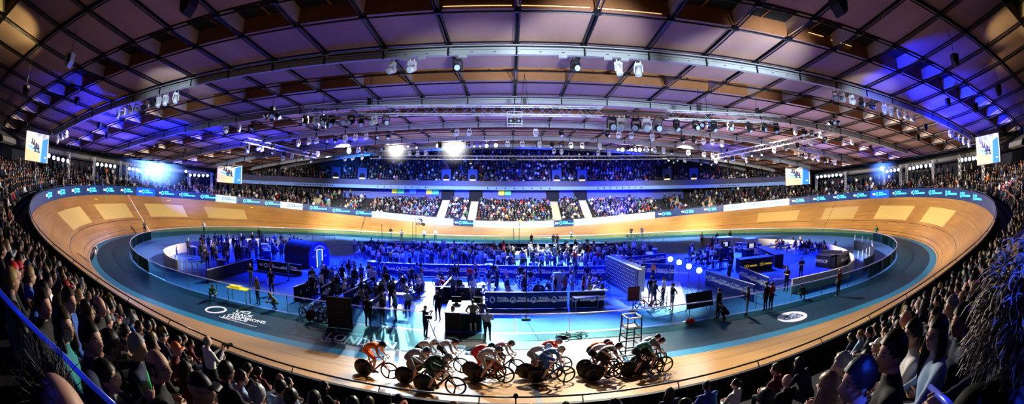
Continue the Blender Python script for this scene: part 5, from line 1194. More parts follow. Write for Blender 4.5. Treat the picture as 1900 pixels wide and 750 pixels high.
H = V(at_dist(1893, 572, 1.34)); bk = 'sit'; rz = math.radians(66); o = person(bk, 'big', H-Matrix.Rotation(rz, 3, 'Z') @ BODY[bk][1].translation, rz, 'black', 'black', 'fair', 4); tag(o, 'woman with big wavy fair hair lit blue, closest on the right', 'person'); hero_heads.append(H)
mb = MB()
def wave(r2):
    a = r2.uniform(.8, 5.5); z = r2.uniform(-.25, .98); q = math.sqrt(1-z*z); u = V((q*math.cos(a), q*math.sin(a), z)); b = head_shape(u)*1.15; L = r2.uniform(.05, .13); ph = r2.uniform(0, 6.3); pts = []
    d = (u+V((r2.uniform(-.4, .4), r2.uniform(-.4, .4), r2.uniform(-.9, .2)))).normalized(); e = d.cross(V((.3, .2, 1))).normalized(); f = d.cross(e)
    for k in range(9): t = k/8; pts.append(b+d*L*t+(e*math.cos(ph+t*9)+f*math.sin(ph+t*9))*.013*min(1, t*3)+V((0, 0, -.06*t*t)))
    return pts
strands(mb, BODY[bk][1], 1500, wave, .0028); o['c_hair'] = [.24, .21, .2]; hero_hair(o, bk, mb)
H = V(at_dist(1895, 505, 1.75)); rz = math.radians(112); o = person('sit', 'long', H-Matrix.Rotation(rz, 3, 'Z') @ BODY['sit'][1].translation, rz, 'navy', 'black', 'brown', 4); tag(o, 'spectator with long hair behind the blonde woman at right edge', 'person'); hero_heads.append(H)
# handrails with blue light painted in, running down the stair beside the camera
M_BR = mat('rail_blue_light', (.12, .16, .5), .3, .5, emis=(.02, .05, .6), estr=.25)
a = at_dist(-6, 535, 2.2); b = at_dist(112, 655, 1.9); c = at_dist(212, 752, 1.7); o = MB().path([a, (V(a)+V(b))/2, b, (V(b)+V(c))/2, c], .014, 8).build('handrail', M_BR, None, True); tag(o, 'blue-lit steel handrail slanting across bottom left corner', 'handrail')
a = at_dist(1762, 752, 1.6); b = at_dist(1726, 718, 2.2); o = MB().path([V(a)+V((.0, -.2, -.15)), a, (V(a)+V(b))/2, b], .014, 8).build('handrail', M_BR, None, True); tag(o, 'short blue-lit handrail end at bottom right', 'handrail')

# everyone else: seats along the whole ring
SEATS = []
for k in range(12):
    o_ = 1+.8*k; s = 0.0
    while s < PER:
        (x, y), n, d, z = edge(s, o_+.3); L = math.hypot(x, y)
        near = y < -18; t = smooth01(d*1.05)
        lim = 11 if near and d < .8 else (10.9-5.6*t)
        if k < lim and not (near and d < .75 and k == 0) and not (near and abs(x) < 7.5 and k < 7 and rc.random() < .75):
            dens = .9 if near else (.86 if d < .45 else .62)
            if y > 20 and any(abs(x-ax) < 1.0 for ax in AISLE_X): dens = 0
            if near and abs((s+PER/2) % 15.5) < 1.1 and abs(x) > 9: dens = .1
            if d > .5 and y > -12: dens *= .75
            if rc.random() < dens: SEATS.append((x, y, stand_floor(s, o_), n, k, d))
        r = 1.0 if d < .5 else 1.0
        s += .56*(PER/ (PER+2*PI*o_*(1 if d > .3 else .2)))*rc.uniform(.92, 1.1)
IND, FAR = [], []
for t in SEATS:
    x, y, z, n, k, d = t; dist = math.hypot(x-CAM[0], y-CAM[1])
    hp = V((x, y, z+1.2)); px = to_px(hp)
    if dist < 2.6: continue
    if any((hp-h).length < .5 for h in hero_heads): continue
    if dist < 40 and not (-5 < px[0] < 1905 and px[1] < 756):
        continue
    # keep sight lines of the foreground heroes clear
    if dist < 9 and any(abs(px[0]-to_px(h)[0]) < 26 and 0 < px[1]-to_px(h)[1] < 60 and dist < (h-V(CAM)).length for h in hero_heads): continue
    FAR.append((dist, t, px))
FAR.sort(key=lambda a: a[0])
NIND = 165-len(HEROES)-4
IND, FAR = FAR[:NIND], FAR[NIND:]
KEY = {}
for dist, (x, y, z, n, k, d), px in IND:
    bk = rc.choices(['sit', 'sit_r' if x < 0 else 'sit_l', 'sit_lean', 'sit_clap'], [4, 4, 1.5, 1])[0]
    
    hair = rc.choices(['short', 'crop', 'bob', 'long', 'tail', 'fringe', 'bald', 'cap'], [38, 14, 9, 13, 6, 4, 2, 8])[0]; hc = rc.choices(['dark', 'brown', 'fair', 'grey', 'black', 'red'], [34, 28, 9, 7, 18, 3])[0]
    top = top_pick(); ang = math.atan2(-n[1], -n[0]); tgt = math.atan2(-33-y, (0)-x); rz = ang+.25*((tgt-ang+PI) % (2*PI)-PI)+rc.uniform(-.15, .15)
    hcl = rc.choice(['black', 'navy', 'red', 'white']) if hair == 'cap' else hc
    o = person(bk, hair, (x+n[0]*.1, y+n[1]*.1, z-.0), rz, top, rc.choice(['black', 'navy', 'grey', 'black']), hcl, rc.choices(range(5), [4, 4, 3, 1, 3])[0], rc.uniform(.94, 1.05))
    who = (f'{hcl} cap' if hair == 'cap' else ('bald head' if hair == 'bald' else {'fringe': 'balding '+hc+' hair', 'short': 'short '+hc+' hair', 'crop': 'cropped '+hc+' hair', 'bob': hc+' bob', 'long': 'long '+hc+' hair', 'tail': hc+' ponytail'}[hair]))
    side = 'left' if x < -.5 else 'right'
    KEY.setdefault((top, who, side), []).append((o, px))
for (top, who, side), L in KEY.items():
    L.sort(key=lambda t: -t[1][1])
    for i, (o, px) in enumerate(L):
        tag(o, f'spectator in {top} top with {who}, {side} stand'+('' if len(L) == 1 else f', {ordinal(i, len(L))} such'), 'person', f'spectators seated in the {side} near stand')
# the remaining thousands: one mesh each for lower and upper stands
def lowpoly():
    mb = MB(); out = []
    def lp(pts, rad, reg, n=5, ref=(0, 1, 0)): a = len(mb.v); mb.path(pts, rad, n, 0, ref=ref); out.extend([reg]*(len(mb.v)-a))
    lp([(0, 0, .45), (.03, 0, .75), (.05, 0, .98), (.05, 0, 1.05)], [(.18, .13), (.16, .11), (.2, .11), (.07, .06)], 1, 6); a = len(mb.v); mb.ell((.08, 0, 1.165), (.095, .08, .115), 7, 5); out.extend([0]*(len(mb.v)-a))
    a = len(mb.v); mb.ell((.06, 0, 1.195), (.1, .088, .105), 7, 5); out.extend([3]*(len(mb.v)-a))
    for s in (-1, 1):
        lp([(.05, s*.19, .97), (.12, s*.25, .72), (.32, s*.1, .66)], [.055, .045, .04], 1, 4, (1, 0, 0)); lp([(.02, s*.1, .5), (.42, s*.11, .5), (.4, s*.11, .05)], [.085, .065, .05], 2, 4)
    return np.array(mb.v), mb.f, np.array(out)
LPV0, LPF0, LPR0 = lowpoly(); COLQ = []
def crowd_mesh(name, items, tmpl=None):
    LPV, LPF, LPR = tmpl or (LPV0, LPF0, LPR0); nV = len(LPV); Vs = np.empty((len(items)*nV, 3), np.float32); Cs = np.ones((len(items)*nV, 4), np.float32); up = len(items)
    for i, (x, y, z, rz, sc, tall) in enumerate(items):
        c, s = math.cos(rz), math.sin(rz); P = LPV*sc; Vs[i*nV:(i+1)*nV] = np.stack([x+P[:, 0]*c-P[:, 1]*s, y+P[:, 0]*s+P[:, 1]*c, z+P[:, 2]+(.35 if tall else 0)*(LPV[:, 2] > .44)], 1)
        pal = [SKINS[rc.randrange(5)], COLQ.pop(0) if COLQ else COLS[top_pick()], COLS[rc.choice(['black', 'navy', 'grey'])], HAIRC[rc.choice(['dark', 'brown', 'fair', 'grey', 'black', 'dark'])]]
        Cs[i*nV:(i+1)*nV, :3] = np.array(pal)[LPR]
    fl = [len(f) for f in LPF]; base = np.array([v for f in LPF for v in f]); nl = len(base)
    me = bpy.data.meshes.new(name); me.vertices.add(len(Vs)); me.vertices.foreach_set('co', Vs.ravel()); me.loops.add(nl*up); me.loops.foreach_set('vertex_index', (np.arange(up)[:, None]*nV+base[None, :]).ravel().astype(np.int32))
    me.polygons.add(len(fl)*up); st = np.concatenate([[0], np.cumsum(fl)[:-1]]); me.polygons.foreach_set('loop_start', (np.arange(up)[:, None]*nl+st[None, :]).ravel().astype(np.int32))
    me.update(calc_edges=True); a = me.color_attributes.new('Col', 'FLOAT_COLOR', 'POINT'); a.data.foreach_set('color', Cs.ravel()); me.validate(); return me
def template(bk, hair, faces=700):
    o = link('tmp', BODY[bk][0]); m = o.modifiers.new('d', 'DECIMATE'); m.ratio = min(1, faces/len(BODY[bk][0].polygons))
    me = bpy.data.meshes.new_from_object(o.evaluated_get(bpy.context.evaluated_depsgraph_get())); bpy.data.objects.remove(o)
    vs = [tuple(v.co) for v in me.vertices]; fs = [tuple(p.vertices) for p in me.polygons]; rg = np.zeros(len(vs), int)
    for p in me.polygons:
        for i in p.vertices: rg[i] = max(rg[i], {0: 0, 1: 1, 2: 2, 3: 2, 4: 3, 5: 0}[p.material_index])
    bpy.data.meshes.remove(me); hm = hair_for(bk, hair); o_ = len(vs); vs += [tuple(v.co) for v in hm.vertices]; fs += [tuple(i+o_ for i in p.vertices) for p in hm.polygons]; rg = np.concatenate([rg, np.full(len(hm.vertices), 3)])
    return np.array(vs), fs, rg
def join_crowd(name, groups, label):
    mes = [crowd_mesh(name, it, tm) for it, tm in groups if it]; m = vcol_mat('crowd_cloth')
    bm = bmesh.new()
    for me in mes: bm.from_mesh(me)
    me = bpy.data.meshes.new(name); bm.to_mesh(me); bm.free(); me.materials.append(m); me.polygons.foreach_set('use_smooth', [True]*len(me.polygons))
    for x in mes: bpy.data.meshes.remove(x)
    return stuff(link(name, me), label, 'crowd')
TM = [template('sit', 'short'), template('sit_r', 'short'), template('sit_l', 'bob'), template('sit_lean', 'crop'), template('sit_clap', 'long')]
MID = [[] for _ in TM]
for dist, (x, y, z, n, k, d), px in FAR:
    if dist < 30: MID[rc.randrange(5)].append((x+n[0]*.1, y+n[1]*.1, z, math.atan2(-n[1], -n[0])+rc.uniform(-.3, .3), rc.uniform(.95, 1.06), False))
FAR = [f for f in FAR if f[0] >= 30]
items = []
for dist, (x, y, z, n, k, d), px in FAR: items.append((x+n[0]*.1, y+n[1]*.1, z, math.atan2(-n[1], -n[0])+rc.uniform(-.4, .4), rc.uniform(.95, 1.08), rc.random() < .06))
# people standing on the turn concourses
for s in [i*.75 for i in range(int(PER/.75))]:
    P, n, d = ring(s)
    if d > .45 and P[1] > -14:
        for o_ in (5.6, 6.3, 7.2):
            if rc.random() < .42: (x, y), n, d, z = edge(s, o_+rc.uniform(-.2, .2)); items.append((x, y, stand_floor(s, o_)+.38, math.atan2(-n[1], -n[0])+rc.uniform(-1, 1), 1.05, True))
join_crowd('spectator_crowd', [(items, None)]+list(zip(MID, TM)), 'distant crowd of seated spectators filling lower stands all round the track')
items = []
for sgn in (1, -1):
    for r, (o_, dz) in enumerate(UPR):
        x = -58.0
        while x < 58:
            if rc.random() < .8 and (sgn > 0 or abs(x) > 47):
                p = up_pt(x, sgn, o_+.45, dz)
                if roof_z(p[0], p[1]) > p[2]+1.2 and not (r < 5 and sgn > 0 and any(abs(x-float(on_y(q_, 325, 43)[0])) < 1.2 for q_ in (502, 642, 684, 830, 878, 1032, 1078, 1225, 1267))): n = upn(x, sgn); items.append((p[0], p[1], p[2], math.atan2(-n.y, -n.x)+rc.uniform(-.3, .3), rc.uniform(.95, 1.08), rc.random() < .04))
            x += rc.uniform(.52, .62)
join_crowd('upper_tier_crowd', [(items, None)], 'distant crowd filling the upper tier under blue light')
# ================================================================== INFIELD
ri = random.Random(21)
M_PBLUE = mat('partition_blue', (.015, .05, .3), .5, noise=.12, nscale=2); M_PNAVY = mat('partition_navy', (.012, .02, .05), .55, noise=.15, nscale=2); M_PEDGE = mat('partition_edge', (.5, .55, .62), .4, noise=.05); M_PBLK = mat('partition_black', (.01, .01, .013), .6, noise=.2, nscale=3)
M_YLOGO = mat('logo_yellow', (.8, .65, .02), .5, emis=(.8, .62, .02), estr=.3); M_CLOTH = mat('table_cloth', (.06, .1, .35), .8, noise=.1, bump=.2); M_TWHITE = mat('table_white', (.7, .72, .78), .5, noise=.05)
def Z0(p): return V(on_z(*p))
def partition(a, b, h, label, m=None, logos=3, th=.08, grp=None, lk='print', lh=.42, edge=True):
    """free-standing hoarding from floor pixel a to floor pixel b"""
    A, B = Z0(a), Z0(b); d = B-A; L = d.length; d.normalize(); c = (A+B)/2; n = V((d.y, -d.x, 0))
    if n.dot(V(CAM)-c) < 0: d = -d; n = -n
    rz = math.atan2(d.y, d.x); root = empty('hoarding', label, 'partition', c, rz, grp)
    MB().box((0, 0, h/2), (L, th, h)).build('panel', m or M_PBLUE, root)
    if edge: MB().box((0, 0, h+.02), (L, th+.03, .04)).build('top_rail', M_PEDGE, root)
    for i in range(logos):
        o = link('league_logo', league_logo(lk, lh), root); o.location = (-L/2+L*(i+.5)/logos+.2, -th/2-.006, h*.55)
    for x in (-L*.4, L*.4): MB().box((x, 0, .02), (.06, .6, .04)).build('foot', M_BLK, root)
    return root
partition((690, 508), (905, 514), 1.05, 'long low blue hoarding in front of the middle tables', logos=6); partition((908, 514), (1122, 516), 1.05, 'long low blue hoarding before the white-lit tables, right of the other', logos=6)
partition((675, 463), (920, 466), 1.0, 'dark hoarding at the far edge behind guest tables, left half', M_PNAVY, 5); partition((925, 466), (1160, 466), 1.0, 'dark hoarding at the far edge behind guest tables, right half', M_PNAVY, 5)
partition((900, 572), (1052, 571), 1.05, 'blue hoarding nearest to the fence right of the gate', logos=4); partition((1056, 571), (1120, 569), 1.05, 'short dark teal hoarding right of the blue one near the fence', M_PNAVY, 2)
partition((1184, 516), (1250, 520), 1.3, 'blue hoarding behind the white-lit studio floor', logos=3); partition((1150, 497), (1235, 488), 1.0, 'blue hoarding behind the studio, further back', logos=3)
for i, (a, b) in enumerate((((660, 556), (698, 532)), ((732, 552), (752, 533)), ((688, 590), (708, 574)), ((819, 562), (840, 535)), ((598, 560), (616, 549)), ((547, 560), (590, 543)), ((640, 572), (690, 545)))):
    partition(a, b, .95, f'slanting navy pit divider with pale top rail, {["fourth","sixth","fifth","last","second","first","third"][i]} from left', M_PNAVY, 1, grp='slanting pit dividers')
partition((808, 556), (895, 558), .9, 'dark hoarding behind the black control desk by the gate', M_PBLK, 0); partition((470, 500), (385, 526), .95, 'long black hoarding slanting through the left pits', M_PBLK, 0); partition((560, 512), (478, 500), .9, 'black hoarding behind left pits near white lectern', M_PBLK, 2)
partition((1309, 528), (1398, 560), 1.1, 'blue hoarding with league rings slanting along right walkway, nearer', logos=4); partition((1372, 520), (1424, 545), 1.1, 'blue hoarding with league rings slanting along right walkway, farther', logos=3)
# tall sponsor wall with pale back
A, B = Z0((1126, 520)), Z0((1186, 556)); d = (B-A); L = d.length; rz = math.atan2(d.y, d.x); root = empty('backdrop_wall', 'tall navy backdrop wall with rows of small white marks and pale back', 'backdrop', (A+B)/2, rz)
MB().box((0, 0, 1.05), (L, .3, 2.1)).build('core', M_PEDGE, root); f = MB().box((0, -.17, 1.05), (L, .04, 2.1)).build('front_panel', M_PNAVY, root)
mb = MB()
for r in range(7):
    for k in range(20): mb.box((-L/2+.3+(k+.5*(r % 2))*(L-.7)/20, -.195, .3+.26*r), (.11, .01, .055))
mb.build('white_marks', MATS['print_white'], f)
for k in range(9): MB().box((-L/2+.5+k*(L-1)/8, .3, 1.3), (.05, .5, 1.8)).build('pale_fin', M_PEDGE, root)
# black backdrop with logo rows near the fence on left
A, B = Z0((609, 606)), Z0((655, 611)); d = B-A; L = d.length; root = empty('backdrop_wall', 'black backdrop board with faint logo rows behind left gate fence', 'backdrop', (A+B)/2, math.atan2(d.y, d.x)); f = MB().box((0, 0, .85), (L, .06, 1.7)).build('front_panel', M_PBLK, root)
mb = MB()
for r in range(7):
    for k in range(6): mb.box((-L/2+.2+k*(L-.3)/6, -.036, .25+.21*r), (.12, .008, .05))
mb.build('dim_marks', mat('mark_dim', (.06, .06, .08), .6), f)
# barrel tunnel
A, B = Z0((609, 493)), Z0((562, 484)); ax = (B-A); L = ax.length*1.0; rz = math.atan2(-ax.y, -ax.x)+0; root = empty('arch_tunnel', 'blue barrel-roofed rider tunnel with glowing doorway and ring emblem', 'tunnel', (A+B)/2+V((ax.y, -ax.x, 0)).normalized()*-1.3, rz)
W2, HS = 1.35, 1.15; arc = [(W2*math.cos(PI*i/16), HS+1.15*math.sin(PI*i/16)) for i in range(17)]; pr = [(W2, 0)]+arc+[(-W2, 0)]
mb = MB(); k = len(pr); mb.add([(-L/2, y, z) for y, z in pr]+[(L/2, y, z) for y, z in pr], [(i, (i+1) % k, (i+1) % k+k, i+k) for i in range(k-1)]+[tuple(range(k-1, -1, -1))]); mb.build('barrel', M_PNAVY, root)
mb = MB(); mb.add([(L/2+.06, y*1.06, z*1.03) for y, z in pr]+[(L/2-.06, y*1.06, z*1.03) for y, z in pr], [tuple(range(k)), ]+[(i, i+k, (i+1) % k+k, (i+1) % k) for i in range(k)]); fr = mb.build('front_arch', M_PBLUE, root)
M_NEON = mat('neon_white', (.8, .85, 1), .4, emis=(.75, .85, 1), estr=2.2); M_DOORB = mat('door_glow', (.02, .1, .8), .5, emis=(.02, .12, 1), estr=.8)
MB().box((L/2+.07, 0, .85), (.02, .7, 1.6)).build('doorway', M_DOORB, fr); mb = MB(); mb.path([(L/2+.09, -.38, .05), (L/2+.09, -.38, 1.68), (L/2+.09, .38, 1.68), (L/2+.09, .38, .05)], .03, 5); mb.build('neon_frame', M_NEON, fr)
mb = MB(); mb.path([(L/2+.09, .85*math.cos(a*PI/12), 1.25+.75*math.sin(a*PI/12)) for a in range(2, 11)], [(.07, .01)]*9, 6, ref=(0, 0, 1)); mb.build('arch_lettering_band', MATS['print_white'], fr)
for s in (-1, 1):
    place_text('UCI', .3, Matrix(((0, 0, 1, L/2+.09), (1, 0, 0, s*.85), (0, 1, 0, 1.05), (0, 0, 0, 1))), MATS['print_white'], fr)
mb = MB()
for x in range(7):
    for z in range(6): mb.box((-L/2+.3+x*(L-.5)/7+(z % 2)*.15, -W2-.01, .15+.18*z), (.28, .02, .05))
mb.build('side_marks', mat('mark_blue', (.04, .08, .2), .6), root)
for s, nm in ((-1, 'a'),): pass
# desks, lecterns, counters
def counter(a, b, dep, h, label, m, name='counter', top=None, cat='counter'):
    A, B = Z0(a), Z0(b); d = B-A; L = d.length; d.normalize(); n = V((d.y, -d.x, 0)); c = (A+B)/2
    if n.dot(V(CAM)-c) < 0: d = -d; n = -n
    root = empty(name, label, cat, c-n*dep/2, math.atan2(d.y, d.x)); MB().box((0, 0, h/2), (L, dep, h)).build('body', m, root); MB().box((0, 0, h+.02), (L+.08, dep+.08, .04)).build('top', top or m, root); return root, L
cn, L = counter((1373, 506), (1433, 499), 1.2, 1.1, 'black counter with two yellow logos facing the walkway', M_PBLK)
def yl(parent, x, y, z, s=1.0):
    mb = MB()
    for dx in (-.42, -.2): 
        mb.path([(x+dx*s+.1*s*math.cos(a*PI/4), y, z+.12*s*math.sin(a*PI/4)) for a in range(8)], .025*s, 4, closed=True)
    mb.box((x+.36*s, y, z), (.75*s, .012, .15*s)); mb.build('yellow_logo', M_YLOGO, parent)
yl(cn, -L*.22, -.62, .5); yl(cn, L*.25, -.62, .55)
cn, L = counter((1437, 496), (1405, 478), .9, 1.1, 'black side counter with a yellow logo behind the yellow-logo counter', M_PBLK); yl(cn, L*.1, -.47, .8, .8)
for a, b, l in (((1334, 484), (1358, 482), 'grey studio booth with white monitor, left of two'), ((1384, 488), (1404, 486), 'grey studio booth with white monitor, right of two')):
    cn, L = counter(a, b, 1.4, 1.2, l, M_PNAVY, 'studio_booth', None, 'booth'); 
    for x in (-L/2+.05, L/2-.05):
        for y in (-.65, .65): MB().box((x, y, 1.75), (.08, .08, 1.1)).build('post', M_PEDGE, cn)
    MB().box((0, 0, 2.3), (L+.1, 1.5, .1)).build('roof', M_PEDGE, cn); s_ = MB().box((0, -.5, 1.65), (.9, .08, .55)).build('monitor', M_BLK, cn); MB().box((0, -.545, 1.65), (.5, .01, .42)).build('monitor_picture', emat('monitor_white', (.8, .85, .9), .7), s_)
for i, (a, b) in enumerate((((1364, 468), (1386, 470)), ((1388, 470), (1412, 471)))):
    r = partition(a, b, 1.1, f'dark board with league ring at the back of press area, {("left","right")[i]} of a pair', M_PNAVY, 1, lh=.55)
cn, L = counter((1513, 495), (1548, 500), .8, 1.0, 'black counter with white lettering at the right press end, front', M_PBLK); place_text('WHOOP', .42, Matrix(((1, 0, 0, -L*.2), (0, 0, -1, -.42), (0, 1, 0, .55), (0, 0, 0, 1))), MATS['print_white'], cn)
cn, L = counter((1552, 500), (1580, 487), .8, 1.0, 'black counter with white lettering at right press end, side wing', M_PBLK); place_text('WHOOP', .42, Matrix(((1, 0, 0, 0), (0, 0, -1, -.42), (0, 1, 0, .55), (0, 0, 0, 1))), MATS['print_white'], cn)
cn, L = counter((1522, 486), (1556, 488), .7, 1.0, 'black counter with white lettering at right press end, rear', M_PBLK); place_text('WHOOP', .4, Matrix(((1, 0, 0, 0), (0, 0, -1, -.37), (0, 1, 0, .6), (0, 0, 0, 1))), MATS['print_white'], cn)
cn, L = counter((826, 612), (893, 614), 2.6, .95, 'black control desk with papers and monitors by the open gate', M_PBLK, 'control_desk', M_PBLK, 'desk')
for i in range(6): MB().box((-L/2+.3+i*L/7, .3+.2*(i % 2), .98), (.3, .22, .015)).build('paper_sheet', M_TWHITE, cn, False)
for x in (-.5, .7): m_ = MB().box((x, .7, 1.22), (.55, .05, .34)).build('monitor', M_BLK, cn); MB().box((x, .9-.16, 1.0), (.2, .16, .08)).build('monitor_stand', M_BLK, m_)
mb = MB(); cn, L = counter((484, 474), (497, 474), .8, 1.15, 'white lectern standing on the blue left floor', M_TWHITE, 'lectern', M_TWHITE, 'lectern'); MB().box((0, -.45, .95), (L*.6, .02, .25)).build('front_plate', M_PEDGE, cn)
def table(P, rz, w, d, h, label, mt, name='table', grp=None, cat='table'):
    root = empty(name, label, cat, P, rz, grp); MB().box((0, 0, h), (w, d, .05)).build('table_top', mt, root)
    for x in (-w/2+.06, w/2-.06):
        for y in (-d/2+.06, d/2-.06): MB().box((x, y, h/2), (.05, .05, h)).build('leg', M_STEEL, root)
    return root
P = Z0((445, 561)); r = table(P, .1, 1.5, .7, .9, 'yellow-topped mechanics bench behind the left fence', M_HY, 'work_bench', None, 'bench'); MB().box((-.2, 0, .98), (.8, .4, .12)).build('tool_tray', M_HY, r)
table(Z0((736, 572)), 0, 1.6, .5, .95, 'narrow white table between slanting pit dividers', M_TWHITE)
table(Z0((1085, 572)), .2, 1.6, .8, .8, 'white table with kit by the right pit', M_TWHITE); table(Z0((1106, 560)), .3, 1.4, .8, .8, 'yellowish table with bags by the right pit, behind white one', M_HY)
b_ = empty('tall_speaker', 'pale blue upright box standing among pit bikes right of centre', 'speaker', Z0((1033, 555)), .1); MB().box((0, 0, .95), (.5, .45, 1.9)).build('cabinet', mat('pale_blue_box', (.25, .4, .8), .5, noise=.06), b_); MB().box((0, -.23, 1.0), (.4, .02, 1.5)).build('grille', M_PEDGE, b_)
# judge's tower
P = Z0((1168, 650)); root = empty('judges_tower', 'tall steel step tower standing on the apron behind leading riders', 'step tower', P, .1); tw, td, th = .75, .9, 1.75
for x in (-tw/2, tw/2):
    for y in (-td/2, td/2): MB().beam((x, y, 0), (x*.85, y*.85, th), .045, .045).build('leg', M_BLK, root)
for z in (.3, .75, 1.2, 1.7):
    for a, b in (((-1, -1), (1, -1)), ((1, -1), (1, 1)), ((1, 1), (-1, 1)), ((-1, 1), (-1, -1))):
        k = (1-.15*z/th)/2; MB().beam((a[0]*tw*k, a[1]*td*k, z), (b[0]*tw*k, b[1]*td*k, z), .04, .05).build('rung', M_STEEL if z > 1.6 else M_BLK, root)
MB().box((0, 0, 1.2), (.55, .6, .04)).build('seat', M_PBLK, root)
P = Z0((1174, 577)); root = empty('display_board', 'dark red display board on a stand near the backdrop wall', 'display board', P, .05); f = MB().box((0, 0, 1.1), (.75, .08, .9)).build('frame', M_PBLK, root); MB().box((0, -.045, 1.1), (.66, .01, .8)).build('red_face', mat('red_face', (.22, .02, .02), .5, noise=.1), f); MB().box((0, 0, .33), (.06, .06, .66)).build('stand', M_PBLK, root); MB().box((0, 0, .02), (.5, .4, .04)).build('foot', M_PBLK, root)
A, B = Z0((1272, 583)), Z0((1320, 574)); d = B-A; L = d.length; root = empty('tilted_board', 'long black board tilted back on legs behind the fence, right of studio', 'board', (A+B)/2, math.atan2(d.y, d.x)); MB().box(None, (1, 1, 1), 0, 0, Matrix.Translation((0, 0, .75)) @ Matrix.Rotation(-.35, 4, 'X') @ Matrix.Diagonal((L, .06, .95, 1))).build('panel', M_PBLK, root)
for x in (-L*.4, L*.4): MB().beam((x, .3, 0), (x, .05, .9), .04, .04).build('leg', M_RAIL, root); MB().beam((x, -.15, 0), (x, -.1, .35), .04, .04).build('leg', M_RAIL, root)
# flood lamps on stands by the studio
for i, (px, py, by) in enumerate(((1242, 481, 528), (1258, 487, 532), (1275.6, 494.5, 545), (1294.5, 502, 552))):
    P = Z0((px, by)); h = 2.0; z = 0
    for _ in range(20): z = z+.04*(to_px((P.x, P.y, z))[1]-py)
    root = empty('studio_lamp', f'glaring white lamp on a tall stand by the studio floor, {ORD[i]} from left', 'studio lamp', P); mb = MB(); mb.path([(0, 0, .5), (0, 0, z)], .025, 6); mb.build('pole', M_RAIL, root)
    for a in range(3): MB().beam((0, 0, .5), (.45*math.cos(a*2.1), .45*math.sin(a*2.1), 0), .03, .03).build('leg', M_RAIL, root)
    dd = (V(CAM)-V((P.x, P.y, z))).normalized(); hd = MB().path([V((0, 0, z))-dd*.2, V((0, 0, z))-dd*.02], [.12, .2], 12).build('lamp_head', M_LBODY, root, True); MB().path([V((0, 0, z))-dd*.02, V((0, 0, z))+dd*.01], [.19, .18], 12).build('lens', LW2, hd)
# poles
def pole(px, ptop, pbase, label, arm=0):
    P = Z0((px, pbase)); z = 1.0
    for _ in range(60): z = max(.1, z+.03*(to_px((P.x, P.y, z))[1]-ptop))
    root = empty('slim_pole', label, 'pole', P); mb = MB(); mb.path([(0, 0, 0), (0, 0, z)], .035, 6); mb.build('shaft', M_BLK, root); MB().box((0, 0, .03), (.5, .5, .06)).build('base', M_BLK, root)
    if arm: MB().beam((0, 0, z), (-arm, 0, z), .05, .05).build('arm', M_BLK, root)
pole(976, 481, 592, 'black slim pole with short arm before the central pits', .9); pole(963, 410, 470, 'tall thin black pole on the far infield edge, right of centre'); pole(772, 405, 452, 'tall thin black pole on far infield edge beside the white lit patch'); pole(709, 416, 453, 'thin black pole on far infield edge, left of the pair'); pole(766, 405, 450, 'thin black pole touching the taller far pole')
# lower inner walls at both ends of the infield
def px_wall(name, pts, zt, h, m, struct_=True):
    P = [V(on_z(x, y, zt)) for x, y in pts]; mb = MB()
    for i in range(len(P)-1):
        a, b = P[i], P[i+1]; d = (b-a).normalized(); n = V((d.y, -d.x, 0))*.09; q = [a-n, b-n, b+n, a+n]
        mb.add([(p.x, p.y, zt-h) for p in q]+[(p.x, p.y, zt) for p in q], [(4, 5, 6, 7), (0, 1, 5, 4), (2, 3, 7, 6), (1, 2, 6, 5), (3, 0, 4, 7)])
    return struct(mb.build(name, m))
px_wall('wall_inner_right', [(1300, 441), (1350, 441.5), (1409, 443), (1460, 445), (1512, 449), (1545, 455), (1568, 463), (1582, 473), (1584, 482), (1574, 492), (1545, 501), (1505, 510), (1470, 518)], 1.0, 1.02, M_CREAM)
px_wall('wall_inner_left', [(560, 442), (500, 442.5), (440, 443.5), (400, 445), (360, 448.5), (330, 453), (312, 458), (304, 464), (306, 470), (315, 477), (330, 483)], .9, .92, M_CREAM)
for i, (x, y0, y1) in enumerate(((307, 467, 480), (311, 468, 483.6), (316, 469, 487), (322, 471, 493), (329, 473, 497), (338, 475, 501.6), (347, 478, 504.5), (357.6, 481, 508), (368, 485, 511.7))):
    P = Z0((x, y1)); tag(MB().box((P.x, P.y, .5), (.09, .06, 1.0)).build('white_post', M_WHITE), f'white-lit barrier post by the left inner wall, {ORD[i]} from left', 'post', 'white posts by the left inner wall')
for i, (x, y) in enumerate(((1592, 484), (1600, 482), (1607, 479), (1613, 476), (1617, 472), (1619, 467), (1617, 462), (1610, 457), (1600, 453), (1586, 450))):
    P = Z0((x, y)); tag(MB().box((P.x, P.y, .45), (.09, .06, .9)).build('pale_post', M_PEDGE), f'pale post of the curved right ramp barrier, {ORD[i]} from the near end', 'post', 'posts of the right ramp barrier')
px_wall('wall_ramp_right', [(1586, 446), (1604, 450), (1617, 457), (1622, 465), (1617, 474), (1604, 481)], .95, .95, M_PNAVY)
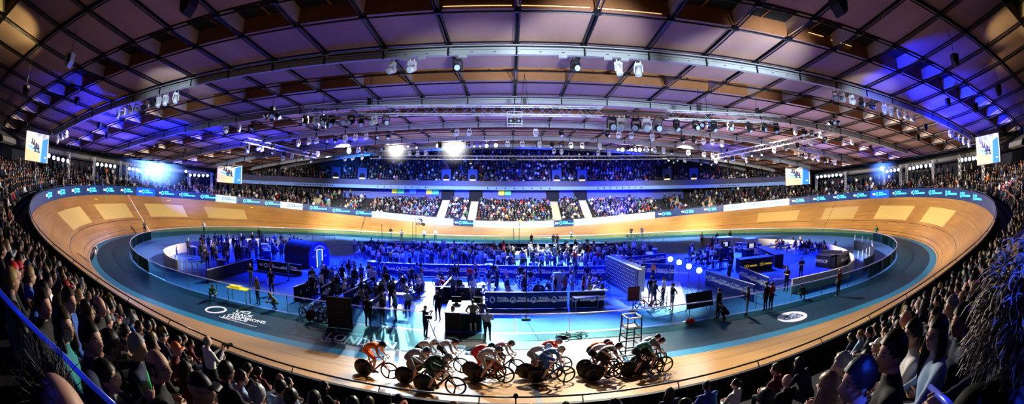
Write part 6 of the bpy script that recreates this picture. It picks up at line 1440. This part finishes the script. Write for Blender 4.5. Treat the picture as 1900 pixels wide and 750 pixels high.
# dark floor mat with white lettering on the right, pale floor at the studio, gate carpet
def mat_on_floor(pts, m, name, label, z=.0):
    P = [V(on_z(x, y, z)) for x, y in pts]; c = sum(P, V((0, 0, 0)))/len(P); mb = MB(); mb.add([tuple(p-c) for p in P], [tuple(range(len(P)))]); o = mb.build(name, m); o.location = c
    if o.data.polygons[0].normal.z < 0: o.data.flip_normals()
    return tag(o, label, 'floor covering')
mat_on_floor([(1188, 520), (1262, 522), (1275, 575), (1215, 590), (1186, 560)], mat('studio_floor', (.55, .6, .65), .35, noise=.05), 'studio_floor', 'white glossy studio floor beside the tall backdrop wall', .0)
o = mat_on_floor([(1395, 520), (1436, 508), (1472, 520), (1437, 530)], M_PBLK, 'floor_mat', 'black floor mat with white lettering on the right infield', .0)
c = o.location; lo = link('league_logo', league_logo('print', .9), o); lo.matrix_local = Matrix(((.9, .0, 0, .3), (0, 0, -1, 0), (0, 1, 0, .02), (0, 0, 0, 1))) @ Matrix.Rotation(-PI/2, 4, 'X') if False else Matrix.Translation((.2, 0, .02)) @ Matrix.Rotation(-.5, 4, 'Z') @ Matrix.Rotation(-PI/2, 4, 'X')
mat_on_floor([(1440, 506), (1500, 474), (1400, 462), (1330, 500), (1400, 520)], mat('carpet_blue', (.012, .06, .38), .6, noise=.06), 'floor_carpet', 'bright blue carpet on the right end of the infield', -.012)
mat_on_floor([(822, 618), (896, 620), (905, 645), (812, 642)], M_PBLK, 'floor_carpet', 'black carpet strip through the open gate', -.015)
# grey crowd barriers, far right; ramp rail; white rail frame left
for i in range(6):
    P = Z0((1172+13*i, 449.5)); root = empty('crowd_barrier', f'grey mesh crowd barrier at far infield edge, {ORD[i]} from left', 'barrier', P, .03, 'grey mesh crowd barriers'); mb = MB(); mb.path([(-.7, 0, .1), (-.7, 0, 1.1), (.7, 0, 1.1), (.7, 0, .1)], .025, 5, closed=True); mb.build('frame', M_STEEL, root); mb = MB(); [mb.beam((-.6+.12*k, 0, .1), (-.6+.12*k, 0, 1.1), .015, .015) for k in range(11)]; mb.build('bars', M_STEEL, root)
    for x in (-.5, .5): MB().box((x, 0, .03), (.05, .5, .05)).build('foot', M_STEEL, root)
a, b, c, d = (V(on_z(x, y, .9)) for x, y in ((966, 454), (990, 441.5), (1030, 441), (1152, 451))); mb = MB(); mb.path([a, b, c, d], .045, 6); r = mb.build('ramp_rail', mat('rail_amber', (.5, .36, .2), .4, noise=.05)); tag(r, 'pale orange ramp rail on far infield edge, right of centre', 'rail')
for p in (a, b, c, (c+d)/2, d): MB().beam((p.x, p.y, 0), (p.x, p.y, .9), .05, .05).build('post', M_STEEL, r)
a, b, c = (V(on_z(x, y, 1.1)) for x, y in ((541, 447), (580, 436), (621, 438))); mb = MB(); mb.path([a, b, c], .045, 6); r = mb.build('white_rail_frame', M_WHITE); tag(r, 'white rail frame beyond the barrel tunnel on far infield edge', 'rail')
for p in ((a+b)/2, b, (b+c)/2, c): MB().beam((p.x, p.y, 0), (p.x, p.y, 1.1), .07, .07).build('post', M_WHITE, r)
# microphone by the near rail
P = V(on_y(957, 735, -33.3)); root = empty('microphone', 'black microphone on a short stand at near rail, bottom centre', 'microphone', P); mb = MB(); mb.ell((0, 0, 0), (.06, .06, .08), 10, 8); mb.build('foam_head', M_BLK, root, True); mb = MB(); mb.path([(0, 0, -.05), (0, 0, -.85)], .018, 6); mb.build('stand', M_BLK, root); MB().box((0, 0, -.86), (.3, .3, .03)).build('foot', M_BLK, root)
# red bag by the fence
root = empty('kit_bag', 'small red bag on the floor at the fence, right of centre', 'bag', Z0((1280, 601))); mb = MB(); mb.ell((0, 0, .16), (.3, .17, .16), 12, 8); mb.build('body', mat('bag_red', (.6, .02, .03), .6, bump=.3), root, True); mb = MB(); mb.path([(-.15, 0, .28), (-.05, 0, .4), (.05, 0, .4), (.15, 0, .28)], .015, 5); mb.build('strap', M_BLK, root)
# pit bikes
PB = [(576, 596), (584, 598), (592, 600), (601, 602), (668, 545), (676, 540), (650, 530), (640, 545), (610, 520), (622, 535), (596, 522), (690, 560), (700, 548), (742, 545), (640, 500), (655, 497), (830, 535), (985, 528), (1046, 530), (1066, 532), (1098, 524), (1110, 526), (905, 528), (950, 530), (1216, 575), (1236, 572), (1003, 545), (870, 525), (615, 508), (628, 548), (658, 514), (683, 522), (712, 520), (725, 538), (760, 522), (780, 540), (935, 524), (968, 536), (1020, 526), (1080, 545), (1125, 545), (1226, 566)]
for i, p in enumerate(sorted(PB)):
    ph = ri.randrange(4); fr = ri.choice([(.02, .02, .02), (.5, .5, .55), (.02, .1, .5), (.4, .02, .02)]); nm = {(.02, .02, .02): 'black', (.5, .5, .55): 'white', (.02, .1, .5): 'blue', (.4, .02, .02): 'red'}[fr]
    make_bike(Z0(p), ri.choice([.2, 2.8, -.5, 1.2, 3.6]), fr, ph, ri.choice([4, 4, 3]), f'{nm} track bike parked in the infield pits, {ordinal(i, len(PB))} from left', 'bikes parked in the infield pits')
# ---- named figures by the fence and on the floor
FIG = [((684, 608), 'stand', 'short', 'dark', 'black', 80, 'person in black behind the fence left of gate, nearest the black backdrop'), ((710, 604), 'hips', 'short', 'dark', 'navy', 60, 'tall person in navy behind the fence, second from the black backdrop'), ((735, 597), 'stand_turn', 'short', 'brown', 'teal', 200, 'person in teal behind left gate glass'),
 ((757, 590), 'stand_tee', 'short', 'fair', 'pale blue', 120, 'person in pale blue among the left gate group'), ((790, 628), 'camera_op', 'cap', 'black', 'black', 40, 'camera operator in black crouched at tripod beside the open gate'), ((813, 596), 'stand', 'long', 'dark', 'black', 250, 'long-haired person in black left of the control desk'),
 ((852, 606), 'sit_lean', 'short', 'dark', 'black', 200, 'person in black leaning at the control desk'), ((878, 617), 'hips', 'crop', 'dark', 'grey', 100, 'person in grey top and shorts at the gate rail end'), ((894, 612), 'stand', 'short', 'dark', 'navy', 90, 'person in navy partly behind the pale blue shirt'), ((905, 634), 'crossed', 'crop', 'dark', 'pale blue', 95, 'person in pale blue shirt standing on the apron right of gate'),
 ((1331, 592), 'stand', 'crop', 'dark', 'black', 120, 'person in black behind right fence, leftmost of the standing staff'), ((1348, 594), 'crouch', 'short', 'dark', 'black', 160, 'person bending over behind the right fence'), ((1385, 585), 'camera_op', 'crop', 'dark', 'black', 150, 'person in black with hands raised behind right fence'), ((1419, 578), 'stand', 'short', 'dark', 'black', 110, 'person in black left of a pair behind right fence'),
 ((1429, 577), 'stand_turn', 'short', 'dark', 'maroon', 100, 'person in dark red beside the person in black, right fence'), ((1458, 541), 'crossed', 'crop', 'dark', 'black', 200, 'person in black by the floor mat with arms crossed'), ((1485, 519), 'crossed', 'crop', 'dark', 'navy', 250, 'person in navy alone on the blue carpet'), ((1491, 554), 'crouch', 'short', 'dark', 'black', 200, 'person in black crouching at the fence post'),
 ((1554, 550), 'stand_tee', 'fringe', 'dark', 'maroon', 100, 'person in dark red vest on the apron outside right fence'), ((1352, 528), 'stand', 'short', 'dark', 'blue', 120, 'person in blue between the slanting blue hoardings'), ((393, 556), 'crouch', 'short', 'dark', 'green', 330, 'mechanic in green bending over a bike by the left fence'), ((467, 532), 'crossed', 'bald', 'grey', 'black', 270, 'bald person in black with arms crossed in left pits'),
 ((505, 548), 'stand_tee', 'short', 'dark', 'black', 280, 'person in black behind left fence near the underline'), ((504, 520), 'stand', 'short', 'red', 'red', 200, 'person in red in the left pits'), ((536, 522), 'stand', 'bob', 'dark', 'green', 200, 'person in green in the left pits'), ((480, 566), 'stand_turn', 'long', 'dark', 'grey', 250, 'long-haired person in grey behind the left fence'), ((514, 574), 'crouch', 'long', 'fair', 'beige', 240, 'fair-haired person crouching behind the left fence'),
 ((386, 500), 'stand', 'short', 'dark', 'beige', 300, 'person in beige by white-lit posts'), ((1206, 562), 'stand_turn', 'short', 'dark', 'black', 40, 'athlete in black on the studio floor, nearest the backdrop'), ((1213, 570), 'walk', 'tail', 'brown', 'navy', 20, 'ponytailed athlete in navy on the studio floor'), ((1230, 563), 'stand_tee', 'tail', 'dark', 'white', 180, 'athlete in white on the studio floor'), ((1246, 577), 'hips', 'tail', 'dark', 'black', 190, 'athlete in black shorts nearest the studio lamps'),
 ((1193, 524), 'stand', 'short', 'dark', 'navy', 260, 'person in navy before the blue studio hoarding'), ((1211, 525), 'walk', 'short', 'dark', 'orange', 200, 'person in orange top walking before the blue studio hoarding'), ((379, 434), 'stand', 'short', 'dark', 'white', 270, 'official in white on the far left apron'), ((481, 447), 'stand', 'short', 'dark', 'black', 270, 'person in black on far left infield edge'), ((269, 437), 'camera_op', 'crop', 'dark', 'grey', 320, 'official in grey at left end of the fence'),
 ((1625, 447), 'stand_tee', 'short', 'dark', 'green', 240, 'official in green and blue at right end of the fence'), ((1171, 441), 'stand', 'short', 'dark', 'black', 260, 'official in black on far apron, left of a pair'), ((1191, 441), 'stand_turn', 'short', 'dark', 'navy', 260, 'official in navy on far apron, right of a pair'), ((986, 456), 'stand', 'short', 'dark', 'black', 240, 'official in black beside the orange rail'), ((1027, 457), 'stand', 'short', 'dark', 'navy', 250, 'official in navy, left of two at far infield edge'), ((1034, 457), 'stand_turn', 'short', 'dark', 'black', 250, 'official in black, right of two at far infield edge'), ((1060, 447), 'stand', 'short', 'dark', 'grey', 270, 'official in grey on the far apron right of centre'),
 ((745, 447), 'stand', 'short', 'dark', 'white', 270, 'photographer in white on the far apron left of centre'), ((725, 443), 'stand', 'short', 'dark', 'black', 270, 'person in black on the far apron left of the photographer in white'), ((787, 447), 'stand', 'short', 'dark', 'pale blue', 270, 'official in pale blue on the far white-lit patch, left'), ((808, 447), 'stand', 'short', 'dark', 'pale blue', 270, 'official in pale blue on the far white-lit patch, right'), ((1354, 452), 'stand', 'short', 'dark', 'green', 260, 'steward in a bright green top at the far right edge'),
 ((1330, 456), 'stand', 'short', 'dark', 'navy', 250, 'person in navy behind the studio booths'), ((1302, 456), 'stand', 'short', 'dark', 'white', 250, 'person in white standing right of the crowd barriers'), ((1400, 490), 'sit', 'short', 'dark', 'white', 300, 'commentator in white at the yellow-logo counter')]
for (p, bk, hair, hc, top, deg, lab) in FIG: o = person(bk, hair, Z0(p) if lab.find('commentator') < 0 else Z0(p)+V((0, 0, .35)), math.radians(deg), top, ri.choice(['black', 'navy', 'black', 'grey']), hc, ri.choice([0, 1, 1, 4, 3]), ri.uniform(.97, 1.05)); tag(o, lab, 'person')
tp = empty('tripod', 'black camera tripod at the open gate', 'tripod', Z0((797, 640)))
for a in range(3): MB().beam((0, 0, 1.3), (.45*math.cos(a*2.1), .45*math.sin(a*2.1), 0), .03, .03).build('leg', M_BLK, tp)
MB().box((0, 0, 1.42), (.35, .14, .18)).build('video_camera', M_BLK, tp)
# ---- guests and crews by area
AREAS = [('left tables', 80, [(345, 478), (360, 466), (420, 459), (545, 460), (560, 470), (545, 484), (470, 490), (400, 500)], ['navy', 'black', 'white', 'grey', 'blue'], [4, 4, 2, 2, 2], ['stand', 'stand_turn', 'sit', 'stand_tee']),
 ('middle tables', 108, [(650, 470), (880, 472), (882, 503), (690, 500)], ['navy', 'black', 'white', 'grey', 'pale blue', 'pink', 'blue', 'red', 'yellow'], [4, 4, 5, 2, 3, 1, 2, 1, .4], ['stand', 'stand_turn', 'sit', 'stand_tee', 'hips']),
 ('white-lit tables', 104, [(882, 472), (1110, 472), (1115, 508), (884, 505)], ['white', 'black', 'pale blue', 'red', 'beige', 'navy', 'yellow', 'orange'], [9, 4, 3, 1.5, 1.5, 2, .5, .6], ['stand', 'stand_turn', 'sit', 'stand_tee']),
 ('right tables', 44, [(1112, 474), (1215, 474), (1200, 492), (1122, 510)], ['white', 'black', 'navy', 'grey', 'yellow', 'beige'], [4, 4, 3, 2, .5, 1], ['stand', 'sit', 'stand_turn']),
 ('left pits', 52, [(600, 520), (790, 520), (800, 560), (690, 580), (560, 560)], ['navy', 'black', 'white', 'blue', 'orange', 'maroon', 'pale blue'], [4, 5, 3, 4, .6, 1, 2], ['stand', 'crouch', 'sit_lean', 'stand_tee', 'walk']),
 ('central pits', 50, [(805, 520), (1110, 522), (1120, 560), (900, 562), (820, 560)], ['navy', 'black', 'white', 'blue', 'red', 'grey', 'pale blue'], [4, 5, 3, 3, 1, 2, 2], ['stand', 'crouch', 'sit_lean', 'stand_tee', 'stand_turn', 'hips']),
 ('press desks behind the lamps', 32, [(1262, 470), (1345, 464), (1360, 500), (1300, 500)], ['black', 'navy', 'grey', 'white', 'red'], [5, 4, 2, 2, .5], ['sit', 'stand', 'sit_lean']),
 ('far right press desks', 28, [(1420, 457), (1500, 460), (1550, 470), (1545, 480), (1440, 468)], ['black', 'navy', 'grey', 'white', 'orange'], [5, 4, 2, 1, .4], ['sit', 'sit_lean'])]
def in_poly(x, y, P):
    c = False; j = len(P)-1
    for i in range(len(P)):
        if (P[i][1] > y) != (P[j][1] > y) and x < (P[j][0]-P[i][0])*(y-P[i][1])/(P[j][1]-P[i][1])+P[i][0]: c = not c
        j = i
    return c
taken = [Z0(f[0]) for f in FIG]+[Z0(p) for p in PB]
TMG = {k: template(k, h, 900) for k, h in (('stand', 'short'), ('stand_turn', 'bob'), ('stand_tee', 'crop'), ('hips', 'short'), ('sit', 'long'), ('crouch', 'short'), ('sit_lean', 'short'), ('walk', 'tail'))}
REST = {k: [] for k in TMG}
ALLG = []
for nm, N, poly, cols, wts, poses in AREAS:
    got = []; tries = 0; xs = [p[0] for p in poly]; ys = [p[1] for p in poly]
    while len(got) < N and tries < 9000:
        tries += 1; x, y = ri.uniform(min(xs), max(xs)), ri.uniform(min(ys), max(ys))
        if not in_poly(x, y, poly): continue
        P = Z0((x, y))
        if any((P-q).length < .6 for q in taken): continue
        taken.append(P); got.append((x, y, P))
    ALLG.append((nm, cols, wts, poses, got))
CUT = sorted([y for a in ALLG for x, y, P in a[4]], reverse=True)[82]
for nm, cols, wts, poses, got in ALLG:
    K = {}
    for x, y, P in got:
        bk = ri.choice(poses); hair = ri.choices(['short', 'crop', 'long', 'tail', 'bob', 'fringe', 'cap'], [30, 10, 12, 8, 8, 5, 4])[0]; hc = ri.choices(['dark', 'brown', 'fair', 'grey', 'black'], [30, 25, 14, 10, 12])[0]; top = ri.choices(cols, wts)[0]
        rz = ri.uniform(0, 2*PI)
        if y < CUT: REST[bk].append((P.x, P.y, 0, rz, ri.uniform(.95, 1.06), COLS[top], bk)); continue
        o = person(bk, hair, P, rz, top, ri.choice(['black', 'navy', 'grey', 'black', 'beige']), hc if hair != 'cap' else 'black', ri.choices(range(5), [3, 4, 2, 1, 3])[0], ri.uniform(.95, 1.06))
        if bk.startswith('sit'):
            st = empty('stool', '', 'stool', P, rz); MB().box((0, 0, .405), (.42, .42, .05)).build('seat', M_PBLK, st); mb = MB(); mb.path([(0, 0, 0), (0, 0, .38)], .03, 6); mb.build('stem', M_STEEL, st); MB().box((0, 0, .015), (.36, .36, .03)).build('foot', M_STEEL, st); K.setdefault(('stool', ''), []).append((x, st))
        act = {'sit': 'seated', 'sit_lean': 'seated leaning', 'crouch': 'crouching', 'walk': 'walking'}.get(bk, 'standing')
        K.setdefault((top, act), []).append((x, o))
    for (top, act), L in K.items():
        L.sort(key=lambda t: t[0])
        for i, (x, o) in enumerate(L):
            if top == 'stool': tag(o, f'black stool under a seated person, {nm}, {ordinal(i, len(L))} from left', 'stool', f'stools at the {nm}')
            else: tag(o, f'person in {top} {act} at the {nm}'+('' if len(L) == 1 else f', {ordinal(i, len(L))} such from left'), 'person', f'people at the {nm}')
RESTC = {}
join_guests = [([(a[0], a[1], a[2], a[3], a[4], False) for a in L], TMG[k]) for k, L in REST.items()]
rcol = [a[5] for k, L in REST.items() for a in L]
COLQ[:] = rcol
join_crowd('guest_crowd', join_guests, 'dense crowd of guests standing and sitting among the far infield tables')
COLQ[:] = []
# round cocktail tables and desks
def rtable(P, label, grp, mt):
    root = empty('round_table', label, 'table', P, 0, grp); mb = MB(); mb.cyl((0, 0, .74), (0, 0, .78), .42, 18); mb.build('table_top', mt, root); mb = MB(); mb.lathe([(.41, .76), (.44, .6), (.40, .3), (.43, .03)], n=18); mb.build('cloth', M_CLOTH, root, True)
    for i in range(3): mb = MB(); a = i*2.1+P.x; mb.lathe([(.0, .78), (.03, .78), (.032, .86), (.03, .9)], (.2*math.cos(a), .2*math.sin(a), 0), 8); mb.build('glass', M_TWHITE, root)
for nm, N, poly in [(a[0], {'left tables': 9, 'middle tables': 10, 'white-lit tables': 10, 'right tables': 5}.get(a[0], 0), a[2]) for a in AREAS]:
    got = []; tries = 0; xs = [p[0] for p in poly]; ys = [p[1] for p in poly]
    while len(got) < N and tries < 5000:
        tries += 1; x, y = ri.uniform(min(xs), max(xs)), ri.uniform(min(ys), max(ys))
        if not in_poly(x, y, poly): continue
        P = Z0((x, y))
        if any((P-q).length < .85 for q in taken): continue
        taken.append(P); got.append((x, P))
    got.sort(key=lambda t: t[0])
    for i, (x, P) in enumerate(got): rtable(P, f'round clothed table among the {nm}, {ordinal(i, len(got))} from left', f'round tables at the {nm}', M_TWHITE)
for i, (x, y, l) in enumerate(((1285, 492, 'desk'), (1310, 487, 'desk'), (1335, 498, 'desk'), (1430, 468, 'desk'), (1458, 468, 'desk'), (1486, 470, 'desk'), (1512, 474, 'desk'))):
    r = table(Z0((x, y)), .2, 1.6, .7, .75, f'dark press desk with laptop on the right infield, {ORD[i]} from left', M_PBLK, 'press_desk', 'press desks', 'desk'); lp = MB().box((.1, 0, .785), (.34, .24, .02)).build('laptop', M_BLK, r); MB().box((.1, .13, .9), (.34, .015, .22)).build('laptop_screen', emat('laptop_glow', (.4, .6, .9), .5), lp)
SC.view_settings.view_transform = 'Standard'; SC.view_settings.look = 'Medium High Contrast'; SC.view_settings.exposure = .12; SC.view_settings.gamma = 1
SC.cycles.use_denoising = True; SC.cycles.max_bounces = 6; SC.cycles.diffuse_bounces = 2; SC.cycles.glossy_bounces = 3; SC.cycles.transparent_max_bounces = 12; SC.cycles.sample_clamp_indirect = 6; SC.cycles.use_light_tree = True
